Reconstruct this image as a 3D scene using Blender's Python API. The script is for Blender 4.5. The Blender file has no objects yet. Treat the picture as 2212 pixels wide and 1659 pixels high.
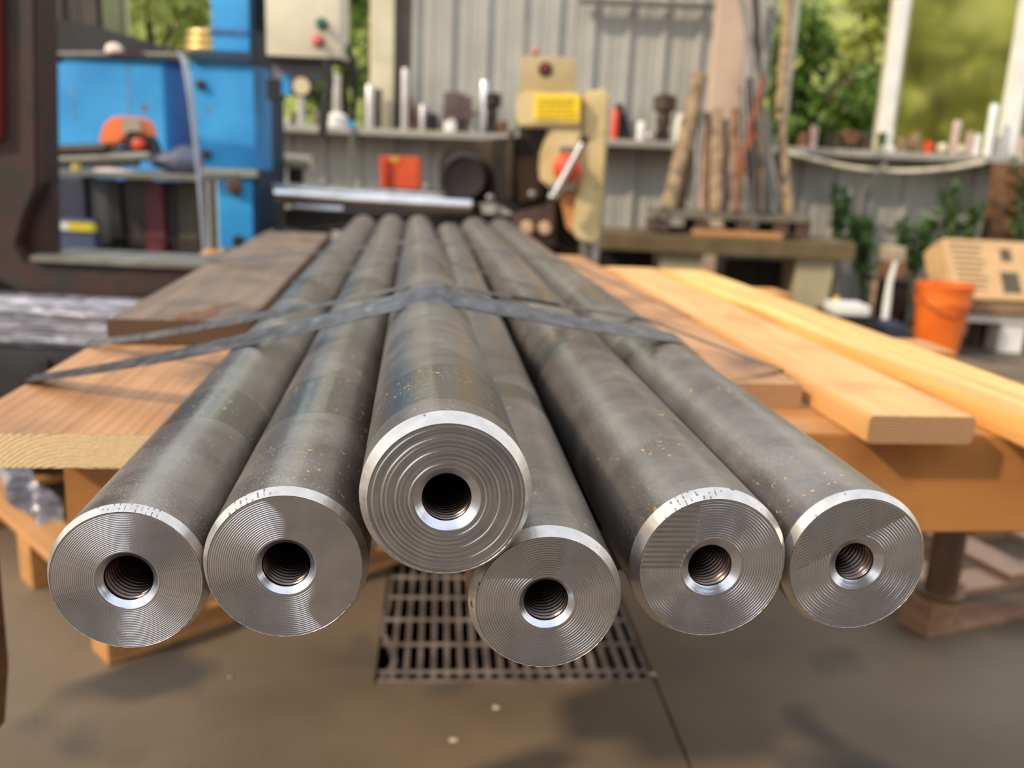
import bpy, bmesh, math, random
from math import sin, cos, pi, radians, hypot, atan2
from mathutils import Vector, Matrix, Quaternion
random.seed(7)
S = bpy.context.scene
COL = S.collection
# ------------------------------------------------------------------ camera
FPX, PITCH, ROLL, CH = 1941.9, 0.24170, 0.04500, 1.07
cd = bpy.data.cameras.new('camera'); cam = bpy.data.objects.new('camera', cd); COL.objects.link(cam)
_f = Vector((0, cos(PITCH), -sin(PITCH))); _r = Vector((1, 0, 0)); _u = _r.cross(_f)
RV = _r*cos(ROLL) + _u*sin(ROLL); UV = -_r*sin(ROLL) + _u*cos(ROLL)
M = Matrix((RV, UV, -_f)).transposed().to_4x4(); M.translation = (0, 0, CH)
cam.matrix_world = M
cd.sensor_width = 36; cd.lens = 36*FPX/2212; cd.clip_start = .02; cd.clip_end = 200
cd.dof.use_dof = True; cd.dof.focus_distance = 0.535; cd.dof.aperture_fstop = 5.6
S.camera = cam
# ------------------------------------------------------------------ light
W = bpy.data.worlds.new('world'); S.world = W; W.use_nodes = True
wn = W.node_tree; wn.nodes.clear()
wo = wn.nodes.new('ShaderNodeOutputWorld'); wb = wn.nodes.new('ShaderNodeBackground')
wc = wn.nodes.new('ShaderNodeTexCoord'); ws = wn.nodes.new('ShaderNodeSeparateXYZ'); wr = wn.nodes.new('ShaderNodeValToRGB')
wn.links.new(wc.outputs['Generated'], ws.inputs[0]); wn.links.new(ws.outputs['Z'], wr.inputs[0])
e = wr.color_ramp.elements
e[0].position = 0.0; e[0].color = (.42, .39, .32, 1)
e[1].position = .6; e[1].color = (.72, .80, .92, 1)
k = wr.color_ramp.elements.new(.08); k.color = (.95, .93, .86, 1)
wn.links.new(wr.outputs[0], wb.inputs[0]); wb.inputs[1].default_value = 1.9
wn.links.new(wb.outputs[0], wo.inputs[0])
sd = bpy.data.lights.new('sun', 'SUN'); sun = bpy.data.objects.new('sun', sd); COL.objects.link(sun)
sd.energy = 3.9; sd.color = (1, .82, .60); sd.angle = radians(2.5)
sun.rotation_euler = Vector((-.70, -.46, .60)).to_track_quat('Z', 'Y').to_euler()
S.view_settings.view_transform = 'Standard'; S.view_settings.look = 'None'
S.view_settings.gamma = 1; S.view_settings.use_curve_mapping = False
S.view_settings.exposure = -0.12

# ------------------------------------------------------------------ helpers
def P(px, py, Y):
    """the point of the plane y = Y that the photograph shows at pixel (px, py)"""
    d = _f + RV*((px-1106)/FPX) - UV*((py-829.5)/FPX)
    d = d*(Y/d.y); return Vector((d.x, d.y, d.z + CH))
def PZ(px, py, z):
    d = _f + RV*((px-1106)/FPX) - UV*((py-829.5)/FPX)
    d = d*((z-CH)/d.z); return Vector((d.x, d.y, d.z + CH))
PHI = radians(6.7)
def PF(u, v, z): return Vector((cos(PHI)*v - sin(PHI)*u, sin(PHI)*v + cos(PHI)*u, z))   # frame of the stacked timber and bars
def lin(c):
    return tuple(((x/255)/12.92 if x/255 <= .04045 else ((x/255+.055)/1.055)**2.4) for x in c)
MATS = {}
def mat(name, c1, c2=None, scale=8, rough=.6, metal=0, bump=0, bscale=60, stretch=None, detail=4, spec=.5,
        c3=None, s3=40, t3=.62, coat=0, trans=0, distort=0, thr=(.35, .65)):
    if name in MATS: return MATS[name]
    m = bpy.data.materials.new(name); m.use_nodes = True; nt = m.node_tree; N = nt.nodes; L = nt.links
    b = N['Principled BSDF']; c1 = lin(c1); c2 = lin(c2) if c2 else c1
    b.inputs['Roughness'].default_value = rough; b.inputs['Metallic'].default_value = metal
    b.inputs['Specular IOR Level'].default_value = spec
    b.inputs['Coat Weight'].default_value = coat
    b.inputs['Transmission Weight'].default_value = trans
    tc = N.new('ShaderNodeTexCoord'); mp = N.new('ShaderNodeMapping'); L.new(tc.outputs['Object'], mp.inputs[0])
    if stretch: mp.inputs['Scale'].default_value = stretch
    n = N.new('ShaderNodeTexNoise'); n.inputs['Scale'].default_value = scale; n.inputs['Detail'].default_value = detail
    n.inputs['Distortion'].default_value = distort
    L.new(mp.outputs[0], n.inputs['Vector'])
    r = N.new('ShaderNodeValToRGB'); r.color_ramp.elements[0].position = thr[0]; r.color_ramp.elements[1].position = thr[1]
    r.color_ramp.elements[0].color = (*c1, 1); r.color_ramp.elements[1].color = (*c2, 1)
    L.new(n.outputs['Fac'], r.inputs[0]); out = r.outputs[0]
    if c3:
        n3 = N.new('ShaderNodeTexNoise'); n3.inputs['Scale'].default_value = s3; L.new(mp.outputs[0], n3.inputs['Vector'])
        r3 = N.new('ShaderNodeValToRGB'); r3.color_ramp.elements[0].position = t3; r3.color_ramp.elements[1].position = t3+.06
        L.new(n3.outputs['Fac'], r3.inputs[0])
        mx = N.new('ShaderNodeMix'); mx.data_type = 'RGBA'; L.new(r3.outputs[0], mx.inputs[0]); L.new(out, mx.inputs[6])
        mx.inputs[7].default_value = (*lin(c3), 1); out = mx.outputs[2]
    L.new(out, b.inputs['Base Color'])
    if bump:
        nb = N.new('ShaderNodeTexNoise'); nb.inputs['Scale'].default_value = bscale; L.new(mp.outputs[0], nb.inputs['Vector'])
        bp = N.new('ShaderNodeBump'); bp.inputs['Strength'].default_value = 1; bp.inputs['Distance'].default_value = bump
        L.new(nb.outputs['Fac'], bp.inputs['Height']); L.new(bp.outputs[0], b.inputs['Normal'])
    MATS[name] = m; return m
def bm_new(): return bmesh.new()
def link(name, bm, m, parent=None, smooth=False, loc=None):
    me = bpy.data.meshes.new(name); bm.normal_update(); bm.to_mesh(me); bm.free()
    me.materials.append(m)
    if smooth:
        for p in me.polygons: p.use_smooth = True
    o = bpy.data.objects.new(name, me); COL.objects.link(o)
    if parent: o.parent = parent
    if loc is not None: o.location = loc
    return o
def tag(o, label=None, cat=None, group=None, kind=None):
    if label: o['label'] = label
    if cat: o['category'] = cat
    if group: o['group'] = group
    if kind: o['kind'] = kind
    return o
def thing(name, label, cat, loc=(0, 0, 0), group=None, mw=None):
    o = bpy.data.objects.new(name, None); COL.objects.link(o); o.empty_display_size = .05
    if mw is not None: o.matrix_world = mw
    else: o.location = loc
    return tag(o, label, cat, group)
def kid(name, bm, m, t, smooth=False):
    """link a part built in world coordinates under thing t"""
    mw = t.matrix_basis.inverted() if t.parent is None else (t.parent.matrix_basis @ t.matrix_basis).inverted()
    bm.transform(mw); return link(name, bm, m, t, smooth)
def sm(o, ang=40):
    me = o.data
    for p in me.polygons: p.use_smooth = True
    try: me.set_sharp_from_angle(angle=radians(ang))
    except Exception: pass
    return o
def box(bm, x0, x1, y0, y1, z0, z1, fr=None, bev=0):
    vs = []
    t = bmesh.new() if bev else bm
    for x in (x0, x1):
        for y in (y0, y1):
            for z in (z0, z1): vs.append(t.verts.new((x, y, z)))
    for f in ((0, 1, 3, 2), (4, 6, 7, 5), (0, 4, 5, 1), (2, 3, 7, 6), (0, 2, 6, 4), (1, 5, 7, 3)):
        t.faces.new([vs[i] for i in f])
    if bev:
        bmesh.ops.bevel(t, geom=t.edges[:], offset=bev, segments=2, affect='EDGES', profile=.6)
        me = bpy.data.meshes.new('t'); t.to_mesh(me); t.free()
        n0 = len(bm.verts); bm.from_mesh(me); bpy.data.meshes.remove(me)
        bm.verts.ensure_lookup_table(); vs = bm.verts[n0:]
    if fr:
        for v in vs: v.co = fr(v.co)
    return bm
def pf(c): return PF(c.y, c.x, c.z)      # box x = across (v), y = along (u)
def tube(bm, pts, r, seg=10, cap=True, flat=None):
    """round tube along pts; r number or list"""
    n = len(pts); pts = [Vector(p) for p in pts]; R = r if isinstance(r, (list, tuple)) else [r]*n
    rings = []; up = None
    for i, p in enumerate(pts):
        d = (pts[min(i+1, n-1)] - pts[max(i-1, 0)]).normalized()
        if up is None:
            up = Vector((0, 0, 1)) if abs(d.z) < .9 else Vector((0, 1, 0))
        a = d.cross(up).normalized(); b = a.cross(d).normalized(); up = b
        rings.append([bm.verts.new(p + a*cos(2*pi*k/seg)*R[i] + b*sin(2*pi*k/seg)*R[i]) for k in range(seg)])
    for i in range(n-1):
        for k in range(seg):
            bm.faces.new((rings[i][k], rings[i][(k+1) % seg], rings[i+1][(k+1) % seg], rings[i+1][k]))
    if cap:
        bm.faces.new(rings[0][::-1]); bm.faces.new(rings[-1])
    return bm
def lathe(bm, prof, c, axis='Z', seg=24):
    """prof: list of (radius, height) from c along axis"""
    c = Vector(c); rings = []
    for r, h in prof:
        row = []
        for k in range(seg):
            a = 2*pi*k/seg
            if axis == 'Z': q = Vector((r*cos(a), r*sin(a), h))
            elif axis == 'Y': q = Vector((r*cos(a), h, r*sin(a)))
            else: q = Vector((h, r*cos(a), r*sin(a)))
            row.append(bm.verts.new(c+q))
        rings.append(row)
    for i in range(len(rings)-1):
        for k in range(seg):
            bm.faces.new((rings[i][k], rings[i][(k+1) % seg], rings[i+1][(k+1) % seg], rings[i+1][k]))
    bm.faces.new(rings[0][::-1]); bm.faces.new(rings[-1])
    bmesh.ops.recalc_face_normals(bm, faces=bm.faces)
    return bm
def prism(bm, pts, Y, D, bev=0):
    """outline given as pixels on plane y=Y, with real thickness D behind it"""
    a = [bm.verts.new(P(x, y, Y)) for x, y in pts]
    b = [bm.verts.new(v.co + Vector((0, D, 0))) for v in a]
    n = len(a); bm.faces.new(a); bm.faces.new(b[::-1])
    for i in range(n): bm.faces.new((a[i], b[i], b[(i+1) % n], a[(i+1) % n]))
    bmesh.ops.recalc_face_normals(bm, faces=bm.faces)
    if bev: bmesh.ops.bevel(bm, geom=bm.edges[:], offset=bev, segments=2, affect='EDGES')
    return bm
def pbox(bm, px0, py0, px1, py1, Y, D, bev=0):
    """upright box whose front (y = Y) spans about these pixels"""
    xm, ym = (px0+px1)/2, (py0+py1)/2
    x0 = P(px0, ym, Y).x; x1 = P(px1, ym, Y).x; z1 = P(xm, py0, Y).z; z0 = P(xm, py1, Y).z
    return box(bm, x0, x1, Y, Y+D, z0, z1, bev=bev)

# ------------------------------------------------------------------ materials
STEELDARK = None
def wood(name, ca, cb, cc=None, gs=1.0, rough=.6, bump=.0006, knots=True):
    """long grain along local Y"""
    if name in MATS: return MATS[name]
    m = bpy.data.materials.new(name); m.use_nodes = True; N = m.node_tree.nodes; L = m.node_tree.links
    b = N['Principled BSDF']; b.inputs['Roughness'].default_value = rough
    tc = N.new('ShaderNodeTexCoord'); mp = N.new('ShaderNodeMapping'); mp.inputs['Scale'].default_value = (1, .07, 1)
    L.new(tc.outputs['Object'], mp.inputs[0])
    n1 = N.new('ShaderNodeTexNoise'); n1.inputs['Scale'].default_value = 28*gs; n1.inputs['Detail'].default_value = 5
    n1.inputs['Distortion'].default_value = 1.2
    L.new(mp.outputs[0], n1.inputs['Vector'])
    w = N.new('ShaderNodeTexWave'); w.inputs['Scale'].default_value = 22*gs; w.inputs['Distortion'].default_value = 9
    w.inputs['Detail'].default_value = 3; w.inputs['Detail Scale'].default_value = .8
    L.new(mp.outputs[0], w.inputs['Vector'])
    mxf = N.new('ShaderNodeMix'); mxf.inputs[0].default_value = .16
    L.new(n1.outputs['Fac'], mxf.inputs[2]); L.new(w.outputs['Fac'], mxf.inputs[3])
    r = N.new('ShaderNodeValToRGB'); L.new(mxf.outputs[0], r.inputs[0])
    r.color_ramp.elements[0].position = .3; r.color_ramp.elements[0].color = (*lin(ca), 1)
    r.color_ramp.elements[1].position = .7; r.color_ramp.elements[1].color = (*lin(cb), 1)
    out = r.outputs[0]
    if cc:
        n3 = N.new('ShaderNodeTexNoise'); n3.inputs['Scale'].default_value = 5; n3.inputs['Detail'].default_value = 6
        L.new(tc.outputs['Object'], n3.inputs['Vector'])
        r3 = N.new('ShaderNodeValToRGB'); r3.color_ramp.elements[0].position = .52; r3.color_ramp.elements[1].position = .72
        L.new(n3.outputs['Fac'], r3.inputs[0])
        mx = N.new('ShaderNodeMix'); mx.data_type = 'RGBA'; L.new(r3.outputs[0], mx.inputs[0]); L.new(out, mx.inputs[6])
        mx.inputs[7].default_value = (*lin(cc), 1); out = mx.outputs[2]
    L.new(out, b.inputs['Base Color'])
    n4 = N.new('ShaderNodeTexNoise'); n4.inputs['Scale'].default_value = 380; n4.inputs['Detail'].default_value = 2
    L.new(tc.outputs['Object'], n4.inputs['Vector'])
    ad = N.new('ShaderNodeMath'); ad.operation = 'ADD'; L.new(n4.outputs['Fac'], ad.inputs[0]); L.new(mxf.outputs[0], ad.inputs[1])
    bp = N.new('ShaderNodeBump'); bp.inputs['Distance'].default_value = bump; L.new(ad.outputs[0], bp.inputs['Height'])
    L.new(bp.outputs[0], b.inputs['Normal'])
    MATS[name] = m; return m
def endgrain(name, ca, cb, fuzz=.0012, off=(0, 0, 0)):
    """growth-ring arcs on the sawn end (rings round an axis along local Y)"""
    m = bpy.data.materials.new(name); m.use_nodes = True; N = m.node_tree.nodes; L = m.node_tree.links
    b = N['Principled BSDF']; b.inputs['Roughness'].default_value = .85
    tc = N.new('ShaderNodeTexCoord'); mp = N.new('ShaderNodeMapping'); mp.inputs['Location'].default_value = off
    mp.inputs['Scale'].default_value = (1, 0.02, 1)
    L.new(tc.outputs['Object'], mp.inputs[0])
    w = N.new('ShaderNodeTexWave'); w.wave_type = 'RINGS'; w.rings_direction = 'Y'; w.inputs['Scale'].default_value = 75
    w.inputs['Distortion'].default_value = 1.2; w.inputs['Detail Scale'].default_value = 4
    L.new(mp.outputs[0], w.inputs['Vector'])
    n = N.new('ShaderNodeTexNoise'); n.inputs['Scale'].default_value = 420; n.inputs['Detail'].default_value = 3
    L.new(tc.outputs['Object'], n.inputs['Vector'])
    mx = N.new('ShaderNodeMix'); mx.inputs[0].default_value = .6; L.new(w.outputs['Fac'], mx.inputs[2]); L.new(n.outputs['Fac'], mx.inputs[3])
    r = N.new('ShaderNodeValToRGB'); r.color_ramp.elements[0].position = .25; r.color_ramp.elements[1].position = .7
    r.color_ramp.elements[0].color = (*lin(ca), 1); r.color_ramp.elements[1].color = (*lin(cb), 1)
    L.new(mx.outputs[0], r.inputs[0]); L.new(r.outputs[0], b.inputs['Base Color'])
    bp = N.new('ShaderNodeBump'); bp.inputs['Distance'].default_value = fuzz; L.new(mx.outputs[0], bp.inputs['Height'])
    L.new(bp.outputs[0], b.inputs['Normal'])
    return m
m_conc = mat('concrete', (88, 73, 55), (122, 104, 80), 1.3, .75, bump=.0015, bscale=90, detail=8, c3=(72, 64, 54), s3=2.2, t3=.58)
m_iron = mat('worn_iron', (104, 92, 84), (150, 138, 128), 14, .55, .5, bump=.0006, bscale=120, c3=(110, 66, 42), s3=22, t3=.66)
m_siding = mat('siding_paint', (160, 158, 150), (174, 171, 162), 3, .5)
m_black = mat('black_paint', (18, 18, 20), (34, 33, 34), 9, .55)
m_beige = mat('beige_enamel', (196, 172, 120), (222, 200, 148), 5, .5, c3=(150, 118, 76), s3=9, t3=.66)
m_blue = mat('blue_enamel', (38, 138, 205), (60, 165, 228), 3, .5, c3=(120, 96, 84), s3=7, t3=.70)
m_navy = mat('navy_enamel', (14, 44, 66), (20, 58, 84), 3, .55)
m_rustpaint = mat('rusty_red_paint', (44, 27, 23), (66, 32, 27), 6, .6, c3=(38, 31, 26), s3=12, t3=.5, bump=.001)
m_chrome = mat('bright_steel', (205, 200, 198), (225, 222, 220), 8, .22, 1)
m_steel = mat('mill_steel', (140, 134, 130), (180, 174, 170), 20, .38, .9)
m_brown = mat('oily_casting', (62, 50, 38), (92, 74, 52), 9, .55, .2)
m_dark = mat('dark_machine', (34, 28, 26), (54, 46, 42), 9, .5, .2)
m_red = mat('red_plastic', (206, 62, 30), (224, 82, 40), 6, .45)
m_cream = mat('cream_paint', (196, 186, 156), (214, 204, 176), 6, .6, c3=(160, 140, 110), s3=10, t3=.65)
m_white = mat('white_plastic', (222, 220, 212), (236, 233, 226), 6, .4)
m_pink = mat('pinkish_post', (186, 160, 138), (206, 180, 158), 4, .6)
m_rust = mat('rust_brown', (98, 66, 46), (140, 98, 66), 12, .8, c3=(70, 50, 40), s3=20)
m_tan = mat('tan_bark', (118, 96, 70), (164, 138, 102), 16, .8, c3=(96, 78, 58), s3=14, t3=.58)
m_greypole = mat('grey_pole', (104, 100, 92), (130, 126, 116), 10, .55, .3)

# ------------------------------------------------------------------ the setting
GH = radians(4.5)
g0 = PZ(812, 1474, 0); g1 = PZ(1412, 1472, 0)
GC = (g0+g1)/2; GWD = (g1-g0).length
gd = (g1-g0).normalized(); gn = Vector((-gd.y, gd.x, 0))
def GF(u, v, z): return Vector((GC.x, GC.y, 0)) + gn*u + gd*v + Vector((0, 0, z))
hw = GWD/2 + .004
GL = 1.35
floor = bpy.data.objects.new('floor', None); COL.objects.link(floor); tag(floor, kind='structure')
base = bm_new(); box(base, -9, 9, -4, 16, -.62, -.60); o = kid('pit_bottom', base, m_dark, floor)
rects = [(-12, 14, hw+.003, 9), (GL, 14, -hw, hw-.003)]
for (u0, u1, v0, v1) in rects:
    s = bm_new(); box(s, v0, v1, u0, u1, -.16, 0, fr=lambda c: GF(c.y, c.x, c.z))
    kid('concrete_slab', s, m_conc, floor)
s = bm_new(); box(s, -8, hw-.003, -12, -.004, -.16, 0, fr=lambda c: GF(c.y, c.x, c.z)); box(s, -8, -hw, -.004, 14, -.16, 0, fr=lambda c: GF(c.y, c.x, c.z))
kid('concrete_slab', s, m_conc, floor)
jj = bm_new(); box(jj, hw-.003, hw+.003, -12, 14, -.15, -.005, fr=lambda c: GF(c.y, c.x, c.z))
kid('joint_filler', jj, mat('joint_dirt', (84, 62, 42), (112, 86, 58), 30, .9), floor)
# drain pit walls
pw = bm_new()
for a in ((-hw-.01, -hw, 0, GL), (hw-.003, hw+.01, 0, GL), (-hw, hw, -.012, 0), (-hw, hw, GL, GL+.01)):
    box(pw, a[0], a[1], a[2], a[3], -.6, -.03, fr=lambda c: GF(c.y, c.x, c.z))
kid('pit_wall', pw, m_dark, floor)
# grate
gt = thing('floor_grate', 'rusty steel bar grate set in the floor under the bar ends, one bar bent', 'floor grate', GF(0, 0, 0))
fr_ = bm_new(); G = lambda c: GF(c.y, c.x, c.z)
tube(fr_, [GF(.008, -hw+.006, -.006), GF(.008, hw-.006, -.008)], .0085, 8)
box(fr_, hw-.012, hw-.006, .0, GL-.005, -.034, -.002, fr=G)
sm(kid('frame_bar', fr_, m_iron, gt))
nb = 20; pitch = (2*hw-.012)/nb
for i in range(nb):
    b = bm_new(); v = -hw + .006 + pitch*(i+.0)
    if i == 0:
        pts = [GF(GL-.01, v, -.006), GF(.34, v+.004, -.006), GF(.27, v-.004, -.002), GF(.2, v+.0, 0), GF(.14, v+.026, -.004), (GF(.09, v+.034, -.006)), GF(.05, v+.018, -.006), GF(.01, v+.002, -.006)]
        for q in range(len(pts)-1):
            a, c = pts[q], pts[q+1]; w = gd*.0055
            vs = [b.verts.new(x) for x in (a-w, a+w, c+w, c-w)]; vd = [b.verts.new(x+Vector((0, 0, -.03))) for x in (a-w, a+w, c+w, c-w)]
            b.faces.new(vs); b.faces.new((vs[0], vd[0], vd[1], vs[1])); b.faces.new((vs[1], vd[1], vd[2], vs[2])); b.faces.new((vs[3], vs[2], vd[2], vd[3])); b.faces.new((vs[0], vs[3], vd[3], vd[0]))
    else:
        box(b, v-.0055, v+.0055, .012, GL-.01, -.034, -.004, fr=G)
    kid('bearing_bar', b, m_iron, gt)
for j in range(12):
    b = bm_new(); u = .045 + j*.113
    tube(b, [GF(u, -hw+.006, -.004), GF(u, hw-.008, -.004)], .0048, 6); kid('cross_rod', b, m_iron, gt)

# back wall at y = 7
YW = 7.0
wall = bpy.data.objects.new('wall_back', None); COL.objects.link(wall); tag(wall, kind='structure')
def sheet(x0, x1, z0, z1, y=YW, name='cladding_sheet'):
    """ribbed steel sheet, rib pitch 0.26 m, with a minor rib pair"""
    xs = []; x = x0
    while x < x1-.01:
        for dx, dy in ((0, 0), (.03, 0), (.045, -.03), (.075, -.03), (.09, 0), (.165, 0), (.172, -.007), (.19, -.007), (.197, 0)):
            if x+dx < x1: xs.append((x+dx, y+dy))
        x += .26
    xs.append((x1, y)); bm = bm_new()
    for k in range(len(xs)-1):
        (a, ya), (b, yb) = xs[k], xs[k+1]
        bm.faces.new([bm.verts.new(q) for q in ((a, ya, z0), (b, yb, z0), (b, yb, z1), (a, ya, z1))])
    bmesh.ops.remove_doubles(bm, verts=bm.verts[:], dist=1e-5)
    r = bmesh.ops.extrude_face_region(bm, geom=bm.faces[:]); bmesh.ops.translate(bm, vec=(0, .004, 0), verts=[v for v in r['geom'] if isinstance(v, bmesh.types.BMVert)])
    bmesh.ops.recalc_face_normals(bm, faces=bm.faces)
    return kid(name, bm, m_siding, wall)
XL = P(878, 150, YW).x; XR = P(1640, 150, YW).x; SILL = 1.235
x = -5.98
while x < 6.4:
    sheet(x, x+1.038, .0, SILL-.012); x += 1.04
x = XL
while x < XR-.05:
    sheet(x, min(x+1.038, XR), SILL, 4.3); x += 1.04
XD = P(268, 30, YW).x
x = XD-3.12
while x < XD-.05:
    o = sheet(x, min(x+1.038, XD), SILL, 4.3); x += 1.04
    o.data.materials.clear(); o.data.materials.append(mat('brown_sheet', (58, 50, 46), (74, 64, 58), 4, .7))
# posts, sill and girts of the wall
def struct(name, bm, m, sm_=False):
    o = link(name, bm, m); tag(o, kind='structure'); 
    if sm_: sm(o)
    return o
def vpost(px0, px1, y_ref, name, m, z0=SILL, z1=4.3, Y=YW-.02, D=.1):
    bm = bm_new(); x0 = P(px0, y_ref, Y).x; x1 = P(px1, y_ref, Y).x; box(bm, x0, x1, Y, Y+D, z0, z1, bev=.006); return struct(name, bm, m)
vpost(805, 850, 130, 'trim_1', m_cream, Y=6.9)
vpost(853, 882, 130, 'trim_2', mat('dark_trim', (74, 68, 58), (92, 84, 70), 5, .7), Y=6.96)
vpost(1926, 1950, 125, 'trim_3', m_white, z0=1.40, Y=6.9)
vpost(2183, 2212, 220, 'trim_4', m_white, Y=6.9, D=.12)
vpost(1700, 1712, 150, 'trim_5', m_cream, Y=6.95)
vpost(222, 262, 50, 'trim_6', mat('green_trim', (84, 92, 62), (100, 108, 74), 5, .7), Y=6.93)
def shelf(px0, px1, name, z=SILL+.03, y0=6.72):
    bm = bm_new(); box(bm, P(px0, 280, y0).x, P(px1, 320, y0).x, y0, 7.0, z-.05, z, bev=.006); return struct(name, bm, mat('sill_grey', (150, 146, 134), (170, 164, 152), 6, .55))
shelf(-250, 1460, 'trim_7'); shelf(1462, 2420, 'trim_8')
g = bm_new(); box(g, P(1250, 8, 6.9).x, P(1545, 12, 6.9).x, 6.85, 6.93, P(1400, 14, 6.9).z, P(1400, 5, 6.9).z); struct('trim_9', g, mat('girt', (96, 90, 82), (112, 106, 96), 5, .6))
rp = bm_new(); rx = P(2145, 430, 6.8).x; box(rp, rx-.09, rx+.09, 6.6, 6.72, 0, SILL-.03, bev=.01); struct('trim_10', rp, m_rust)
# dirty plastic pane in the right-hand window opening, clear glass in the others
def pane(x0, x1, name, rough, tint):
    m = bpy.data.materials.new(name+'_glass'); m.use_nodes = True; N = m.node_tree.nodes; L = m.node_tree.links
    b = N['Principled BSDF']; b.inputs['Transmission Weight'].default_value = 1; b.inputs['IOR'].default_value = 1.06
    b.inputs['Roughness'].default_value = rough; b.inputs['Base Color'].default_value = (*tint, 1)
    fr = bpy.data.objects.new(name, None); COL.objects.link(fr); tag(fr, kind='structure')
    bm = bm_new(); box(bm, x0, x1, YW+.02, YW+.026, SILL+.03, 4.3); kid('glass_pane', bm, m, fr)
    f = bm_new()
    for a in ((x0, x1, SILL+.0, SILL+.03), (x0, x1, 4.27, 4.3), (x0, x0+.025, SILL, 4.3), (x1-.025, x1, SILL, 4.3)): box(f, a[0], a[1], YW+.005, YW+.045, a[2], a[3])
    kid('window_frame', f, m_cream, fr)
pane(P(1952, 100, YW).x, P(2240, 100, YW).x, 'window_1', .32, (.92, .86, .60))
pane(P(1712, 100, YW).x, P(1924, 100, YW).x, 'window_2', .02, (.97, .98, .94))
pane(P(268, 100, YW).x, P(540, 100, YW).x, 'window_3', .02, (.97, .98, .94))
pane(P(545, 100, YW).x, P(806, 100, YW).x, 'window_4', .10, (.9, .94, .8))
# unseen roof over the back half, put in for shade on the wall
rf = bm_new(); box(rf, -8, 8, 2.5, 6.15, 4.3, 4.38); box(rf, -8, 8, 6.75, 7.2, 4.3, 4.38); box(rf, -9, -4.9, -3.4, -1.9, 4.3, 4.38)   # slot meant to light the wall, last slab added to shade near floor; struct('ceiling', rf, mat('roof_sheet', (196, 194, 186), (210, 208, 200), 4, .6))
# unseen wall added behind the camera for dark reflections, open left for sun
wf = bm_new(); box(wf, -.6, 8, -3.1, -3.0, 0, 4.3); box(wf, -9, -7.5, -3.1, -3.0, 0, 4.3); struct('wall_front_added', wf, mat('inner_wall', (92, 84, 74), (112, 102, 90), 3, .7))
# outside: ground and wooded bank
gr = bm_new(); n = 24
vs = [[gr.verts.new((-26+52*i/n, 16+14*(j/8), -.2+7.5*(j/8)**1.2 + random.uniform(-.5, .5))) for i in range(n+1)] for j in range(9)]
for j in range(8):
    for i in range(n): gr.faces.new((vs[j][i], vs[j][i+1], vs[j+1][i+1], vs[j+1][i]))
o = link('wooded_bank', gr, mat('bank_green', (84, 92, 40), (150, 152, 72), 1.6, .9, detail=8), smooth=True); tag(o, kind='structure')

# ------------------------------------------------------------------ greenery behind the wall
def leafmat(name, c1, c2):
    m = bpy.data.materials.new(name); m.use_nodes = True; N = m.node_tree.nodes; L = m.node_tree.links
    b = N['Principled BSDF']; b.inputs['Roughness'].default_value = .45
    gi = N.new('ShaderNodeNewGeometry'); r = N.new('ShaderNodeValToRGB')
    r.color_ramp.elements[0].color = (*lin(c1), 1); r.color_ramp.elements[1].color = (*lin(c2), 1)
    L.new(gi.outputs['Random Per Island'], r.inputs[0]); L.new(r.outputs[0], b.inputs['Base Color'])
    t = N.new('ShaderNodeBsdfTranslucent'); L.new(r.outputs[0], t.inputs[0])
    ms = N.new('ShaderNodeMixShader'); ms.inputs[0].default_value = .45
    L.new(b.outputs[0], ms.inputs[1]); L.new(t.outputs[0], ms.inputs[2]); L.new(ms.outputs[0], N['Material Output'].inputs[0])
    return m
m_leafA = leafmat('leaf_bright', (112, 124, 48), (200, 204, 106)); m_leafB = leafmat('leaf_mid', (44, 76, 26), (136, 164, 66))
m_leafC = leafmat('leaf_hazy', (150, 168, 84), (232, 236, 160))
m_bark = mat('bark', (74, 60, 44), (98, 82, 62), 20, .9)
def leaf(bm, p, s, d, upv):
    a = d.cross(upv).normalized()
    tip = p + d*s; m1 = p + d*s*.45
    v = [bm.verts.new(q) for q in (p, m1 + a*s*.28, tip, m1 - a*s*.28)]
    bm.faces.new((v[0], v[1], v[2])); bm.faces.new((v[0], v[2], v[3]))
def rv():
    while True:
        v = Vector((random.uniform(-1, 1), random.uniform(-1, 1), random.uniform(-1, 1)))
        if .05 < v.length < 1: return v
def tree(name, label, cx, cy, cz, rx, rz, nl, lm, ls, group=None):
    t = thing(name, label, 'tree', (cx, cy, 0), group)
    b = bm_new(); tube(b, [(cx, cy, 0), (cx+.1, cy, cz*.5), (cx-.05, cy+.05, cz+rz*.4)], [.11, .09, .03], 8)
    for k in range(5):
        a = random.uniform(0, 6.28); z = cz*random.uniform(.5, 1)
        tube(b, [(cx, cy, z), (cx+cos(a)*rx*.5, cy+sin(a)*.4, z+rz*.3), (cx+cos(a)*rx*.8, cy+sin(a)*.6, z+rz*.4)], [.04, .03, .01], 6)
    sm(kid('trunk', b, m_bark, t))
    f = bm_new()
    cl = [(Vector((cx, cy, cz)) + Vector((v.x*rx, v.y*rx*.6, v.z*rz))) for v in (rv() for _ in range(26))]
    for k in range(nl):
        c = random.choice(cl); q = c + rv()*rx*.34
        leaf(f, q, ls*random.uniform(.6, 1.3), (rv()+Vector((0, -.2, -.5))).normalized(), (rv()+Vector((0, 0, 1))).normalized())
    o = kid('foliage', f, lm, t); o['kind'] = 'stuff'
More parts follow.
